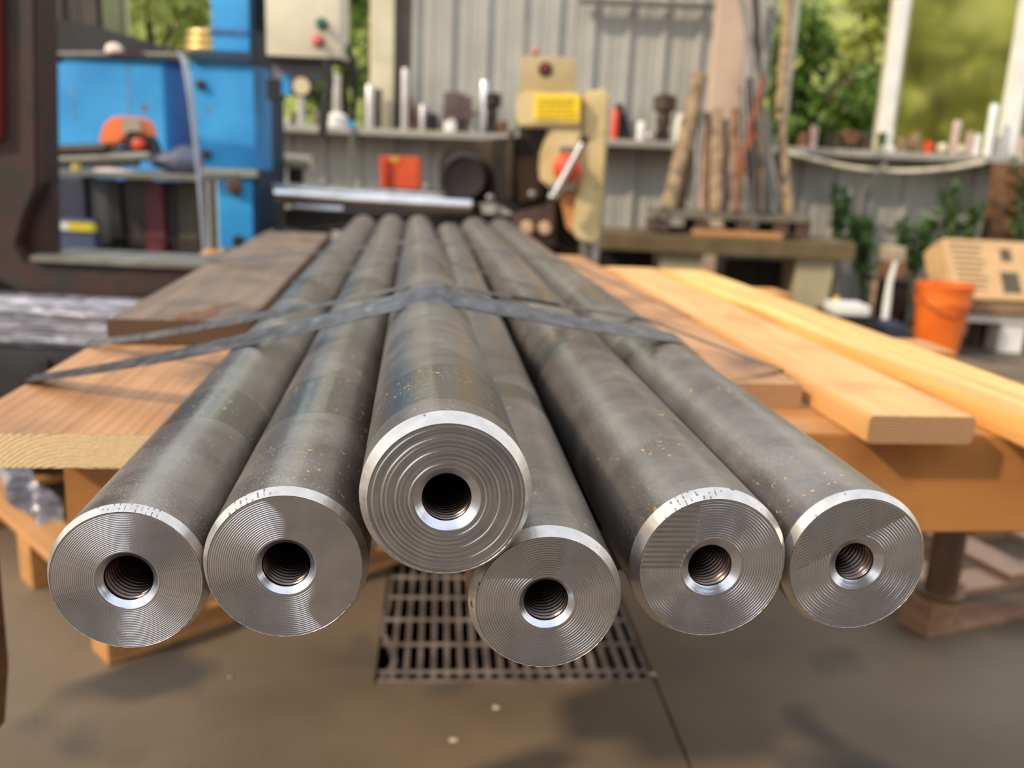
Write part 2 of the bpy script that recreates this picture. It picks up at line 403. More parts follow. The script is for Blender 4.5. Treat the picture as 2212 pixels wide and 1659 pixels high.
for i, (px, Yt, rx, cz, rz, nl, lm, ls, lab) in enumerate([
    (1745, 9.6, .72, 1.7, 1.3, 3200, m_leafB, .13, 'leafy mid green tree seen through clear window right of the leaning poles'),
    (1880, 11.9, .80, 2.1, 1.6, 3200, m_leafA, .15, 'yellow-green tree behind the white window post on the right'),
    (2040, 13.6, 1.1, 2.1, 1.8, 3800, m_leafA, .17, 'bright tree blurred by the hazy pane at the right edge'),
    (2260, 11.4, .95, 2.1, 1.6, 3200, m_leafA, .15, 'bright tree past the right frame edge behind hazy pane'),
    (330, 10.8, 1.0, 2.1, 1.6, 3600, m_leafC, .15, 'bright yellow-green tree seen above the blue cabinet on the left'),
    (740, 12.0, 1.0, 1.9, 1.5, 3200, m_leafB, .15, 'green tree seen between the control box and the cream wall post')]):
    c = P(px, 200, Yt); tree('leafy_tree', lab, c.x, Yt, cz, rx, rz, nl, lm, ls)

# ------------------------------------------------------------------ timber stack
def board(name, label, u0, u1, v0, v1, z1, th, m, me, skew=0., group=None, cat='plank', grp_end=.0, broken=False, across=False):
    """board with long grain material and sawn ends; origin at its near left corner"""
    uc, vc = (u0+u1)/2, (v0+v1)/2
    L, Wd = (u1-u0), (v1-v0)
    if across: L, Wd = Wd, L
    rot = PHI + skew + (-pi/2 if across else 0)
    mw = Matrix.Translation(PF(uc, vc, z1-th/2)) @ Matrix.Rotation(rot, 4, 'Z')
    t = thing(name, label, cat, mw=mw, group=group)
    bm = bm_new(); h = th/2; ny = 1 if not broken else 14; nx = 6
    bmesh.ops.create_cube(bm, size=1)
    for v in bm.verts: v.co = Vector((v.co.x*Wd, v.co.y*L, v.co.z*th))
    bmesh.ops.bevel(bm, geom=[e for e in bm.edges if abs(e.verts[0].co.y-e.verts[1].co.y) > L*.5], offset=.003, segments=2, affect='EDGES')
    ends = [f for f in bm.faces if abs(f.normal.y) > .9]; bmesh.ops.delete(bm, geom=ends, context='FACES_ONLY')
    o = link('board', bm, m, t); sm(o, 35)
    for s in (-1, 1):
        e = bm_new(); bb = bmesh.new(); bmesh.ops.create_cube(bb, size=1)
        for v in bb.verts: v.co = Vector((v.co.x*(Wd-.0006), s*(L/2-.001)+v.co.y*.0026, v.co.z*(th-.0006)))
        bmesh.ops.bevel(bb, geom=[ee for ee in bb.edges if abs(ee.verts[0].co.y-ee.verts[1].co.y) > .001], offset=.003, segments=2, affect='EDGES')
        mm = bpy.data.meshes.new('t'); bb.to_mesh(mm); bb.free(); e.from_mesh(mm); bpy.data.meshes.remove(mm)
        link('sawn_end', e, me, t)
    return t
w_old = wood('wood_orange_brown', (160, 112, 70), (192, 142, 94), (104, 76, 54))
w_dark = wood('wood_weathered', (96, 78, 62), (130, 106, 82), (76, 64, 52))
w_shade = wood('wood_shade_black', (30, 26, 22), (48, 40, 32))  # near-black wood colour stands in for the shade under the bars
w_new = wood('wood_fresh_pine', (204, 146, 84), (228, 178, 114), (190, 132, 76), .8)
w_new2 = wood('wood_fresh_pine_streaked', (196, 134, 66), (246, 204, 122), None, .6)
w_beam = wood('wood_beam', (172, 116, 60), (196, 136, 74), (150, 100, 54), .5)
e_pale = endgrain('end_pale', (212, 172, 118), (246, 220, 172), .0016, (.0, 0, .09))
e_br = endgrain('end_brown', (150, 112, 78), (186, 146, 106), .0006, (.05, 0, .12))
e_dk = endgrain('end_dark', (70, 50, 34), (110, 84, 58), .002)
ZT, ZB = .770, .732
board('timber_plank', 'wide orange-brown plank at left with rough pale sawn end facing the camera', .955, 3.12, -.487, -.222, ZT, .038, w_old, e_pale)
board('timber_plank', 'plank hidden under the second steel bar', 1.02, 3.1, -.218, .038, ZT, .038, w_shade, w_shade)
board('timber_plank', 'plank coloured black as shade beneath the gap between the lowest and the second right steel bars', .70, 3.1, .045, .210, ZT, .038, w_shade, w_shade)  # brought forward so its black colour fills the gap as shade
board('timber_plank', 'plank under the two right steel bars', 1.04, 3.1, .215, .334, ZT, .038, w_shade, w_shade)
board('timber_plank', 'brown plank with rounded end beside the rightmost steel bar', 1.235, 3.05, .338, .578, ZT, .038, w_old, e_br)
board('timber_plank', 'fresh pine plank with square shaded end right of the steel bars', 1.07, 2.74, .597, .745, ZT, .038, w_new, e_br)
board('timber_plank', 'streaked fresh pine plank running off the right edge', .70, 2.72, .79, .935, ZT, .038, w_new2, e_br, skew=radians(1.6))
up = board('timber_plank', 'weathered split plank lying on top at the far left', 1.42, 3.12, -.475, -.262, ZT+.04, .038, w_dark, e_dk, skew=radians(.8))
# crack / splinter gouge in the upper plank
cr = bm_new()
pts = [(.02, -.85), (.05, -.842), (.068, -.80), (.06, -.74), (.082, -.66), (.05, -.70), (.034, -.76), (.0, -.82)]
a = [cr.verts.new((x-.02, y, .0194)) for x, y in pts]; cr.faces.new(a[::-1]); bmesh.ops.recalc_face_normals(cr, faces=cr.faces)
r = bmesh.ops.extrude_face_region(cr, geom=cr.faces[:]); bmesh.ops.translate(cr, vec=(0, 0, .0006), verts=[v for v in r['geom'] if isinstance(v, bmesh.types.BMVert)])
link('split', cr, mat('split_wood', (84, 56, 34), (120, 84, 52), 60, .9, bump=.002, bscale=200), up)
board('support_beam', 'short orange timber block under the left front corner of the planks', 1.11, 1.25, -.425, -.235, ZB, .144, w_beam, e_br, cat='beam', across=True)
board('support_beam', 'timber spacer coloured black as shade under the steel bars between the two orange beams', 1.11, 1.25, -.22, .33, ZB, .10, m_black, m_black, cat='beam', across=True)  # middle segment painted black in place of the shade between the bars
board('support_beam', 'thick orange-brown timber beam across the front under the pine planks', 1.11, 1.25, .345, 1.13, ZB, .144, w_beam, e_br, cat='beam', across=True)
board('support_beam', 'timber cross beam under the planks whose end shows beside the orange bucket', 1.70, 1.84, -.425, 1.115, ZB, .10, w_beam, e_br, cat='beam', across=True)
board('support_beam', 'timber cross beam whose end shows before the cream bench leg', 2.50, 2.64, -.425, 1.10, ZB, .10, w_beam, e_br, cat='beam', across=True)
board('support_beam', 'farthest cross beam under the far ends of the bars', 2.94, 3.08, -.425, .90, ZB, .10, w_beam, e_br, cat='beam', across=True)
for (u, v, z1, lab) in ((2.57, -.3, .632, 'timber trestle leg under the left far end of the stack'), (2.57, .85, .632, 'timber trestle leg under the right far end of the stack'),
                    (3.01, .1, .632, 'timber trestle leg under the middle of the farthest beam')):
    c = PF(u, v, 0); t = thing('trestle_leg', lab, 'support leg', c)
    b = bm_new(); box(b, c.x-.045, c.x+.045, c.y-.045, c.y+.045, .012, z1, bev=.004); kid('post', b, w_beam, t)
    b = bm_new(); box(b, c.x-.07, c.x+.07, c.y-.07, c.y+.07, 0, .012); kid('foot_plate', b, m_iron, t)

# ------------------------------------------------------------------ steel bars
def shaft_mat(l0, l1, seed, name):
    m = bpy.data.materials.new(name); m.use_nodes = True; N = m.node_tree.nodes; L = m.node_tree.links
    b = N['Principled BSDF']; b.inputs['Metallic'].default_value = .82
    tc = N.new('ShaderNodeTexCoord'); mp = N.new('ShaderNodeMapping'); mp.inputs['Location'].default_value = (seed*3.1, seed*1.7, seed)
    L.new(tc.outputs['Object'], mp.inputs[0])
    def noise(sc, det=4, vec=None, dist=0):
        n = N.new('ShaderNodeTexNoise'); n.inputs['Scale'].default_value = sc; n.inputs['Detail'].default_value = det
        n.inputs['Distortion'].default_value = dist; L.new(vec or mp.outputs[0], n.inputs['Vector']); return n.outputs['Fac']
    def ramp(x, p0, c0, p1, c1):
        r = N.new('ShaderNodeValToRGB'); r.color_ramp.elements[0].position = p0; r.color_ramp.elements[1].position = p1
        r.color_ramp.elements[0].color = (*c0, 1); r.color_ramp.elements[1].color = (*c1, 1); L.new(x, r.inputs[0]); return r.outputs[0]
    def mix(f, a, c):
        mx = N.new('ShaderNodeMix'); mx.data_type = 'RGBA'
        if isinstance(f, float): mx.inputs[0].default_value = f
        else: L.new(f, mx.inputs[0])
        for k, q in ((6, a), (7, c)):
            if isinstance(q, tuple): mx.inputs[k].default_value = (*q, 1)
            else: L.new(q, mx.inputs[k])
        return mx.outputs[2]
    def math_(op, a, c, clamp=False):
        n = N.new('ShaderNodeMath'); n.operation = op; n.use_clamp = clamp
        for k, q in ((0, a), (1, c)):
            if isinstance(q, (int, float)): n.inputs[k].default_value = q
            else: L.new(q, n.inputs[k])
        return n.outputs[0]
    BL, WH = (0, 0, 0), (1, 1, 1)
    mot = noise(22, 7, dist=.4)
    basec = ramp(mot, .35, lin((122, 114, 108)), .68, lin((150, 141, 133)))
    # long drawn streaks
    ms = N.new('ShaderNodeMapping'); ms.inputs['Scale'].default_value = (1, .03, 1); L.new(tc.outputs['Object'], ms.inputs[0])
    st = noise(130, 3, ms.outputs[0]); basec = mix(math_('MULTIPLY', ramp(st, .5, BL, .75, WH), .35), basec, lin((122, 116, 110)))
    # wiped band between l0 and l1 along the length, with a wavy rim
    sp = N.new('ShaderNodeSeparateXYZ'); L.new(tc.outputs['Object'], sp.inputs[0])
    y = math_('ADD', sp.outputs['Y'], math_('MULTIPLY', math_('SUBTRACT', noise(9, 2), .5), .05))
    band = math_('MULTIPLY', math_('GREATER_THAN', y, l0), math_('LESS_THAN', y, l1))
    band2 = math_('MULTIPLY', math_('GREATER_THAN', y, .80), math_('LESS_THAN', y, 1.0))
    band = math_('MAXIMUM', band, math_('MULTIPLY', band2, .7))
    basec = mix(math_('MULTIPLY', band, .8), basec, lin((110, 107, 100)))
    # dust specks and rust flecks
    dn = ramp(noise(900, 1), .66, BL, .72, WH); dust = math_('MULTIPLY', dn, ramp(noise(16, 3), .42, BL, .62, WH))
    basec = mix(math_('MULTIPLY', dust, .7), basec, lin((206, 190, 168)))
    mr = N.new('ShaderNodeMapping'); mr.inputs['Scale'].default_value = (1, .6, 1); L.new(mp.outputs[0], mr.inputs[0])
    rn = ramp(noise(210, 2, mr.outputs[0]), .668, BL, .70, WH); rust = math_('MULTIPLY', rn, ramp(noise(14, 2), .5, BL, .6, WH))
    basec = mix(rust, basec, lin((190, 140, 62)))
    L.new(basec, b.inputs['Base Color'])
    rr = math_('ADD', .24, math_('MULTIPLY', mot, .16)); rr = math_('SUBTRACT', rr, math_('MULTIPLY', band, .08)); rr = math_('ADD', rr, math_('MULTIPLY', dust, .3))
    L.new(rr, b.inputs['Roughness'])
    L.new(math_('SUBTRACT', .82, math_('ADD', math_('MULTIPLY', dust, .6), math_('MULTIPLY', rust, .8))), b.inputs['Metallic'])
    bp = N.new('ShaderNodeBump'); bp.inputs['Distance'].default_value = .00025
    L.new(math_('ADD', noise(160, 4), math_('MULTIPLY', st, .8)), bp.inputs['Height']); L.new(bp.outputs[0], b.inputs['Normal'])
    return m
def cutsteel(name, c, rough, bump=.00006, bs=600):
    m = mat(name, c, tuple(min(255, x+16) for x in c), 60, rough, .95, bump=bump, bscale=bs)
    return m
m_face = cutsteel('turned_steel', (190, 192, 202), .22, .00004)
m_chamf = mat('chamfer_steel', (196, 188, 180), (214, 206, 198), 90, .34, .85, bump=.00008, bscale=500, c3=(120, 112, 104), s3=140, t3=.66)
m_bore = mat('threaded_steel', (88, 76, 72), (128, 112, 106), 40, .30, .95)
def chatter(name, a0, a1, n):
    m = m_chamf.copy(); m.name = name; N = m.node_tree.nodes; L = m.node_tree.links
    b = N['Principled BSDF']; old = b.inputs['Base Color'].links[0].from_socket
    tc = N.new('ShaderNodeTexCoord'); sp = N.new('ShaderNodeSeparateXYZ'); L.new(tc.outputs['Object'], sp.inputs[0])
    def mt(op, a, c=0.0):
        q = N.new('ShaderNodeMath'); q.operation = op
        for k, v in ((0, a), (1, c)):
            if isinstance(v, (int, float)): q.inputs[k].default_value = v
            else: L.new(v, q.inputs[k])
        return q.outputs[0]
    an = mt('ARCTAN2', sp.outputs['Z'], sp.outputs['X'])
    ns = N.new('ShaderNodeTexNoise'); ns.inputs['Scale'].default_value = 420; L.new(tc.outputs['Object'], ns.inputs['Vector'])
    w = mt('SINE', mt('MULTIPLY', an, n)); w = mt('GREATER_THAN', mt('ADD', w, mt('MULTIPLY', mt('SUBTRACT', ns.outputs['Fac'], .5), 3.6)), 1.0)
    msk = mt('MULTIPLY', mt('GREATER_THAN', an, radians(a0)), mt('LESS_THAN', an, radians(a1)))
    mx = N.new('ShaderNodeMix'); mx.data_type = 'RGBA'; L.new(mt('MULTIPLY', mt('MULTIPLY', w, msk), .65), mx.inputs[0]); L.new(old, mx.inputs[6])
    mx.inputs[7].default_value = (*lin((62, 56, 50)), 1); L.new(mx.outputs[2], b.inputs['Base Color']); return m
CHAT = {0: chatter('chamfer_marks_left', 62, 112, 90), 1: chatter('chamfer_marks_second', 96, 128, 80), 4: chatter('chamfer_marks_right', 82, 128, 76)}
def tri(x):
    x = x - math.floor(x); return 1-abs(2*x-1)
BARS = [  # u, v, z, R, chamfer, ring pitch, ring depth, countersink r, bore r, wiped band, label
 (.508, -.164, .8201, .0466, .0030, .00110, .00034, .0183, .0143, (.19, .27), 'leftmost steel bar, front end finely ringed with fine grooves'),
 (.500, -.071, .8320, .0484, .0034, .00125, .00042, .0178, .0142, (.17, .29), 'second steel bar from the left, end face half smooth with no grooves at right'),
 (.465, .0215, .8885, .0482, .0048, .00250, .00048, .0188, .0138, (.035, .14), 'steel bar lying on top of the others in the middle, coarse grooves on its end'),
 (.480, .083, .8175, .0462, .0040, .00150, .00046, .0168, .0133, (.30, .36), 'lowest hanging steel bar, third from the right beneath the raised one'),
 (.507, .192, .8262, .0512, .0045, .00170, .00056, .0198, .0142, (.50, .58), 'second steel bar from the right, saw cuts across the upper left of its end'),
 (.515, .293, .8245, .0494, .0036, .00180, .00056, .0192, .0131, (.50, .58), 'rightmost steel bar, diagonal scratches across the top of its end'),
]
ENDU = 3.33
for i, (u, v, z, R, ch, rp_, rd, cs, br, bnd, lab) in enumerate(BARS):
    a = PF(u, v, z); bvec = PF(ENDU+[-.02, 0, .02, -.25, -.05, .0][i], -.174+.0995*(i)+.0, .770+R); 
    d = (bvec-a); L = d.length; d.normalize()
    X = d.cross(Vector((0, 0, 1))).normalized(); Zv = X.cross(d)
    mw = Matrix((X, d, Zv)).transposed().to_4x4(); mw.translation = a
    t = thing('steel_bar', lab, 'steel bar', mw=mw)
    cl = ch*1.9    # chamfer length along the axis
    s = bm_new(); seg = 128
    ys = [cl, .01] + [L*k/30 for k in range(1, 30)] + [L-.006]
    rings = [[s.verts.new((R*cos(2*pi*k/seg), yy, R*sin(2*pi*k/seg))) for k in range(seg)] for yy in ys]
    rings.append([s.verts.new(((R-.006)*cos(2*pi*k/seg), L, (R-.006)*sin(2*pi*k/seg))) for k in range(seg)])
    for q in range(len(rings)-1):
        for k in range(seg): s.faces.new((rings[q][k], rings[q][(k+1) % seg], rings[q+1][(k+1) % seg], rings[q+1][k]))
    s.faces.new(rings[-1]); bmesh.ops.recalc_face_normals(s, faces=s.faces)
    o = link('shaft', s, shaft_mat(bnd[0], bnd[1], i+1.3, 'rolled_steel_%d' % (i+1)), t, True); sm(o, 35)
    # chamfered rim
    c = bm_new(); seg = 160; pr = [(R, cl+.0004), (R+.00003, cl), (R-ch*.5, cl*.5-.0002), (R-ch, 0), (R-ch-.0004, .0004)]
    rr = [[c.verts.new((r*cos(2*pi*k/seg), yy + .00012*sin(k*1.9)*sin(k*.23), r*sin(2*pi*k/seg))) for k in range(seg)] for r, yy in pr]
    for q in range(len(rr)-1):
        for k in range(seg): c.faces.new((rr[q][k], rr[q][(k+1) % seg], rr[q+1][(k+1) % seg], rr[q+1][k]))
    bmesh.ops.recalc_face_normals(c, faces=c.faces)
    for f in c.faces:
        if f.calc_center_median().y < 0 and f.normal.y > 0: f.normal_flip()
    o = link('chamfered_rim', c, CHAT.get(i, m_chamf), t, True); sm(o, 30)
    # turned end face with real grooves
    fc = bm_new(); seg = 288; rf_ = R-ch-.0003; step = min(.00028, rp_/5); nr = int((rf_-cs)/step)
    def H(r, th):
        x, zz = r*cos(th), r*sin(th)
        amp = 1.0; wob = .18*sin(3*th+i) + .1*sin(11*th)
        h = tri(r/rp_ + wob*.25)**1.4
        if i == 1:    # smooth faced sector on the right
            sd_ = x*.9 + zz*.35 - .006 + .004*sin(zz*160)
            amp = 1/(1+math.exp(max(-30, min(30, sd_*900))))
            amp = .06 + .94*amp
        if i == 2: amp = .55 + .45*sin(r*900+1); h = h**1.2
        if i == 3 and zz > .016 and x < .006: amp = .35
        if i == 4:
            cut = (x < -.012 and zz > .0 and x + .0 < .002-.6*(0.028-zz))
            if cut: h = tri(zz/.0034); amp = 1.1
        if i == 5:
            q = -x*.5 + zz*.87
            if q > .016: h = tri(q/.0019 + .3*sin(x*300)); amp = .8
        ed = min(1, (r-cs)/.0012, (rf_-r)/.0010)
        return -rd*amp*h*max(0, ed)*.9
    rows = []
    for q in range(nr+1):
        r = cs + (rf_-cs)*q/nr
        rows.append([fc.verts.new((r*cos(2*pi*k/seg), -H(r, 2*pi*k/seg), r*sin(2*pi*k/seg))) for k in range(seg)])
    # countersink down to the bore
    for q in range(1, 7):
        f_ = q/6; r = cs + (br-cs)*f_
        rows.insert(0, [fc.verts.new((r*cos(2*pi*k/seg), .0038*f_ + .00006*sin(q*9+k*.05), r*sin(2*pi*k/seg))) for k in range(seg)])
    for q in range(len(rows)-1):
        for k in range(seg): fc.faces.new((rows[q][k], rows[q+1][k], rows[q+1][(k+1) % seg], rows[q][(k+1) % seg]))
    fc.normal_update()
    if sum(f.normal.y for f in fc.faces) > 0: bmesh.ops.reverse_faces(fc, faces=fc.faces)
    link('turned_face', fc, m_face, t, True)
    # threaded bore (helical)
    b = bm_new(); seg = 72; pitch = .0040; n = 170; dep = .062
    rows = []
    for q in range(n+1):
        yy = .0036 + dep*q/n; row = []
        for k in range(seg):
            th = 2*pi*k/seg; f_ = min(1, max(0, (yy-.0042)/.003))
            r = br + .0022*f_*tri(yy/pitch + th/(2*pi))**1.5 - .0003
            row.append(b.verts.new((r*cos(th), yy, r*sin(th))))
        rows.append(row)
    for q in range(n):
        for k in range(seg): b.faces.new((rows[q][k], rows[q][(k+1) % seg], rows[q+1][(k+1) % seg], rows[q+1][k]))
    b.faces.new(rows[-1])
    b.normal_update()
    f0 = b.faces[:][0]
    if f0.normal.dot(Vector((f0.calc_center_median().x, 0, f0.calc_center_median().z))) > 0: bmesh.ops.reverse_faces(b, faces=b.faces)
    link('threaded_bore', b, m_bore, t, True)
    if i == 2:
        dd = bm_new(); th = radians(97); lathe(dd, [(.0001, 0), (.0013, .0), (.0009, .0002)], (0, 0, 0), 'Z', 10)
        dd.transform(Matrix.Translation((R*cos(th), .03, R*sin(th)-.00005)))
        o = link('paint_spot', dd, mat('red_paint', (200, 30, 40), (200, 30, 40), 5, .5), t); o['label'] = 'red paint dot'

# ------------------------------------------------------------------ straps
def barz(i, u):
    b0 = BARS[i]; uu = ENDU; f_ = (u-b0[0])/(uu-b0[0])
    return b0[1] + (-.174+.0995*i - b0[1])*f_, b0[2] + (.770+b0[3]-b0[2])*f_, b0[3]
def hull_path(u, vl, zl, vr, zr, lift=.0008):
    pts = [(vl, zl), (vr, zr)]
    for i in range(6):
        v, z, R = barz(i, u)
        for k in range(0, 37):
            a = pi*k/36; pts.append((v+(R+lift)*cos(a), z+(R+lift)*sin(a)))
    pts = sorted(set(pts)); up_ = []
    for p in pts:
        while len(up_) >= 2 and (up_[-1][0]-up_[-2][0])*(p[1]-up_[-2][1])-(up_[-1][1]-up_[-2][1])*(p[0]-up_[-2][0]) >= 0: up_.pop()
        up_.append(p)
    # densify
    out = []
    for a, b in zip(up_[:-1], up_[1:]):
        if a[0] < vl-1e-6 or b[0] > vr+1e-6: continue
        n = max(1, int((b[0]-a[0])/.02)); out += [(a[0]+(b[0]-a[0])*k/n, a[1]+(b[1]-a[1])*k/n) for k in range(n)]
    out.append(up_[-1] if up_[-1][0] <= vr+1e-6 else (vr, zr)); return out
m_strap = mat('strap_black', (50, 49, 51), (92, 90, 90), 60, .32, .35, bump=.0006, bscale=500, stretch=(1, 1, 1), c3=(122, 118, 110), s3=60, t3=.66)
def strap(label, u0, cq, width, path, tilt, uc=.02, th=.0009, drop=None, name='steel_strap'):
    t = thing(name, label, 'strap', PF(u0, 0, .9), group=None)
    b = bm_new(); prev = None; n = len(path)
    for q, (v, z) in enumerate(path):
        u = u0 + cq(v-uc); tl = tilt(v)
        du = cos(tl)*width/2; dz = sin(tl)*width/2
        lift = abs(dz)
        c = [PF(u-du, v, z-dz+lift), PF(u+du, v, z+dz+lift), PF(u+du, v, z+dz+th+lift), PF(u-du, v, z-dz+th+lift)]
        ring = [b.verts.new(x) for x in c]
        if prev:
            for k in range(4): b.faces.new((prev[k], prev[(k+1) % 4], ring[(k+1) % 4], ring[k]))
        else: b.faces.new(ring[::-1])
        prev = ring
    b.faces.new(prev); bmesh.ops.recalc_face_normals(b, faces=b.faces)
    o = kid('band', b, m_strap, t)
    return t
VL, VR = -.489, .580
def fullpath(u, vr=VR, zl=ZT+.001, zr=ZT+.001, vl=VL, down=.09):
    p = hull_path(u, vl, zl, vr, zr)
    return [(vl-.001, zl-down), (vl-.001, zl-.02)] + p + [(vr+.001, zr-.02), (vr+.001, zr-down)]
s1 = strap('wide woven black strap nearest the camera, crossing over the raised bar', .955, lambda w: .9*w*w, .040, fullpath(1.05, .455, zr=ZT+.001, down=.0), lambda v: radians(17)*max(0, 1-abs(v-.02)/.52))
s2 = strap('thin black strap just behind the wide one, twisted at left', 1.12, lambda w: 1.1*w*w if w < 0 else .65*w*w, .016, fullpath(1.2, .582, down=.0), lambda v: radians(22) if v < -.12 else radians(4))
s3p = [(v, z+.002) for v, z in hull_path(1.5, -.20, .84, .20, .88)]
strap('loose strap tail lying on the left bars behind the thin strap', 1.50, lambda w: (-.85*w if w > 0 else -.1*w) , .013, s3p, lambda v: radians(4))
strap('black strap crossing the middle of the bundle over the left planks', 1.93, lambda w: 1.1*w*w if w < 0 else -.2*w, .016, fullpath(1.95, .582, down=.0, zl=ZT+.041, vl=-.478), lambda v: radians(8))
strap('farthest thin strap around the far ends of the bars', 2.86, lambda w: -.5*w*0, .012, fullpath(2.9, .582, down=.0, zl=ZT+.041, vl=-.50), lambda v: 0)
# crimp seal on the thin strap
c = hull_path(1.2, VL, ZT, VR, ZT)
sp_ = [p for p in c if .13 < p[0] < .20]
b = bm_new(); prev = None
for k in range(9):
    v = .128+.062*k/8; z = None
    for a, bb in zip(c[:-1], c[1:]):
        if a[0] <= v <= bb[0]: z = a[1]+(bb[1]-a[1])*(v-a[0])/(bb[0]-a[0])
    u = 1.12 + .65*(v-.02)**2; w = .0095 + (.0012 if k % 2 else 0)
    ring = [b.verts.new(PF(u-w, v, z+.0002)), b.verts.new(PF(u+w, v, z+.0002)), b.verts.new(PF(u+w, v, z+.0034)), b.verts.new(PF(u-w, v, z+.0034))]
    if prev:
        for q in range(4): b.faces.new((prev[q], prev[(q+1) % 4], ring[(q+1) % 4], ring[q]))
    else: b.faces.new(ring[::-1])
    prev = ring
b.faces.new(prev); bmesh.ops.recalc_face_normals(b, faces=b.faces)
o = kid('crimp_seal', b, m_dark, s2)

# ------------------------------------------------------------------ pallets on the floor
def pallet(label, corner, ang, n_b, L, Wd, h, mw_, me_, shift=0, grp=None, boards=5):
    """corner nearest the camera; local x, y along the two sides"""
    mw = Matrix.Translation(corner) @ Matrix.Rotation(ang, 4, 'Z'); t = thing('wooden_pallet', label, 'pallet', mw=mw)
    def part(nm, x0, x1, y0, y1, z0, z1):
        b = bm_new(); box(b, x0, x1, y0, y1, z0, z1, bev=.004); return link(nm, b, mw_, t)
    for k in range(3):
        y = (Wd-.09)*k/2
        part('bottom_board', 0, L, y, y+.09, 0, .02)
        for q in range(3):
            x = (L-.1)*q/2; part('block', x, x+.1, y, y+.09, .02, h-.04)
        part('stringer_board', 0, L, y, y+.09, h-.04, h-.02)
    for k in range(boards):
        x = (L-.1)*k/(boards-1); part('deck_board', x, x+.1, 0, Wd, h-.02, h)
    return t
w_pal = wood('pallet_pine', (170, 118, 66), (200, 146, 88), None, .8)
w_palw = wood('pallet_weathered', (140, 100, 74), (172, 132, 102), (120, 92, 70), .8)
cL = PZ(235, 1440, 0); pallet('pale pine pallet on the floor at lower left under the leftmost bar', cL, radians(46), 3, 1.1, 1.0, .14, w_pal, None)
cR = PZ(2000, 1382, 0); pallet('weathered pallet on the floor at lower right behind the rightmost bar', cR, radians(22), 3, 1.1, .9, .135, w_palw, None)
# brown post standing on the right pallet
c = PZ(2030, 1285, .135); t = thing('round_post', 'dark brown round post standing on the weathered pallet', 'post', c)
b = bm_new(); lathe(b, [(.052, 0), (.052, .012), (.036, .014), (.036, .30), (.034, .305)], c, 'Z', 24); sm(kid('post_body', b, mat('brown_post', (78, 50, 30), (104, 70, 42), 9, .6), t))
# dark timber at the bottom left edge
t = thing('timber_post', 'dark brown timber at the bottom left edge of the view', 'timber post', P(-20, 1650, .98))
b = bm_new(); prism(b, [(-200, 1100), (-62, 1130), (-28, 1480), (-36, 1615), (-130, 1650), (-220, 1640)], .94, .05, bev=.004); kid('post_body', b, wood('post_dark', (92, 62, 30), (120, 84, 44)), t)

# ------------------------------------------------------------------ left: wrapped load, press frame
def film(name, c, rough=.12):
    m = bpy.data.materials.new(name); m.use_nodes = True; N = m.node_tree.nodes; L = m.node_tree.links
    b = N['Principled BSDF']; b.inputs['Base Color'].default_value = (*lin(c), 1); b.inputs['Roughness'].default_value = rough
    b.inputs['Metallic'].default_value = .35; b.inputs['Coat Weight'].default_value = .8
    tc = N.new('ShaderNodeTexCoord'); mp = N.new('ShaderNodeMapping'); mp.inputs['Scale'].default_value = (1.2, 1.2, 9); L.new(tc.outputs['Object'], mp.inputs[0])
    n = N.new('ShaderNodeTexNoise'); n.inputs['Scale'].default_value = 7; n.inputs['Detail'].default_value = 6; n.inputs['Distortion'].default_value = 1.5; L.new(mp.outputs[0], n.inputs['Vector'])
    bp = N.new('ShaderNodeBump'); bp.inputs['Distance'].default_value = .03; L.new(n.outputs['Fac'], bp.inputs['Height']); L.new(bp.outputs[0], b.inputs['Normal'])
    r = N.new('ShaderNodeValToRGB'); r.color_ramp.elements[0].position = .4; r.color_ramp.elements[1].position = .62
    r.color_ramp.elements[0].color = (*lin(tuple(x*.62 for x in c)), 1); r.color_ramp.elements[1].color = (*lin(c), 1)
    L.new(n.outputs['Fac'], r.inputs[0]); L.new(r.outputs[0], b.inputs['Base Color'])
    return m
m_film = film('stretch_film', (222, 220, 232))
xs = P(0, 700, 2.15)
t = thing('wrapped_bundle', 'silvery film-wrapped bundle at the left edge beside the upper plank', 'wrapped load', (-1.6, 2.5, .55))
b = bm_new(); box(b, P(-250, 700, 2.47).x, P(300, 700, 2.47).x, 2.47, 2.60, P(100, 754, 2.47).z, P(100, 648, 2.47).z, bev=.02); sm(kid('film_wrap', b, m_film, t))
for k in range(3):
    z = P(100, 740-30*k, 2.47).z; xa, xb = P(-240, 700, 2.47).x, P(296, 700, 2.47).x; q = bm_new(); tube(q, [(xa, 2.47, z), ((xa+xb)/2, 2.462, z+.008), (xb, 2.468, z+.002)], .006, 6); sm(kid('film_fold', q, m_film, t))
t = thing('black_crate', 'black crate beneath the silvery film-wrapped bundle at the left', 'crate', (-1.6, 2.6, .145))
b = bm_new(); box(b, P(-260, 700, 2.45).x, P(320, 700, 2.45).x, 2.45, 3.0, .145, P(100, 756, 2.45).z, bev=.01); sm(kid('crate_body', b, m_black, t))
for k in range(4):
    b = bm_new(); x = P(-230, 700, 2.45).x+.2*k; box(b, x, x+.03, 2.436, 2.45, .16, P(100, 775, 2.45).z, bev=.003); kid('rib', b, m_black, t)
t = thing('plastic_sheet', 'crumpled clear plastic strip hanging below the wide left plank', 'plastic sheet', P(60, 1130, 1.9))
b = bm_new(); prev = None; rows = []
for k in range(9):
    f_ = k/8; l = P(-30+95*f_, 1000+130*f_, 1.95); r = P(62+85*f_, 1000+130*f_, 1.95); row = []
    for q in range(7):
        g_ = q/6; p = l.lerp(r, g_); p.y += .02*sin(g_*9+k); row.append(b.verts.new(p))
    rows.append(row)
for k in range(8):
    for q in range(6): b.faces.new((rows[k][q], rows[k][q+1], rows[k+1][q+1], rows[k+1][q]))
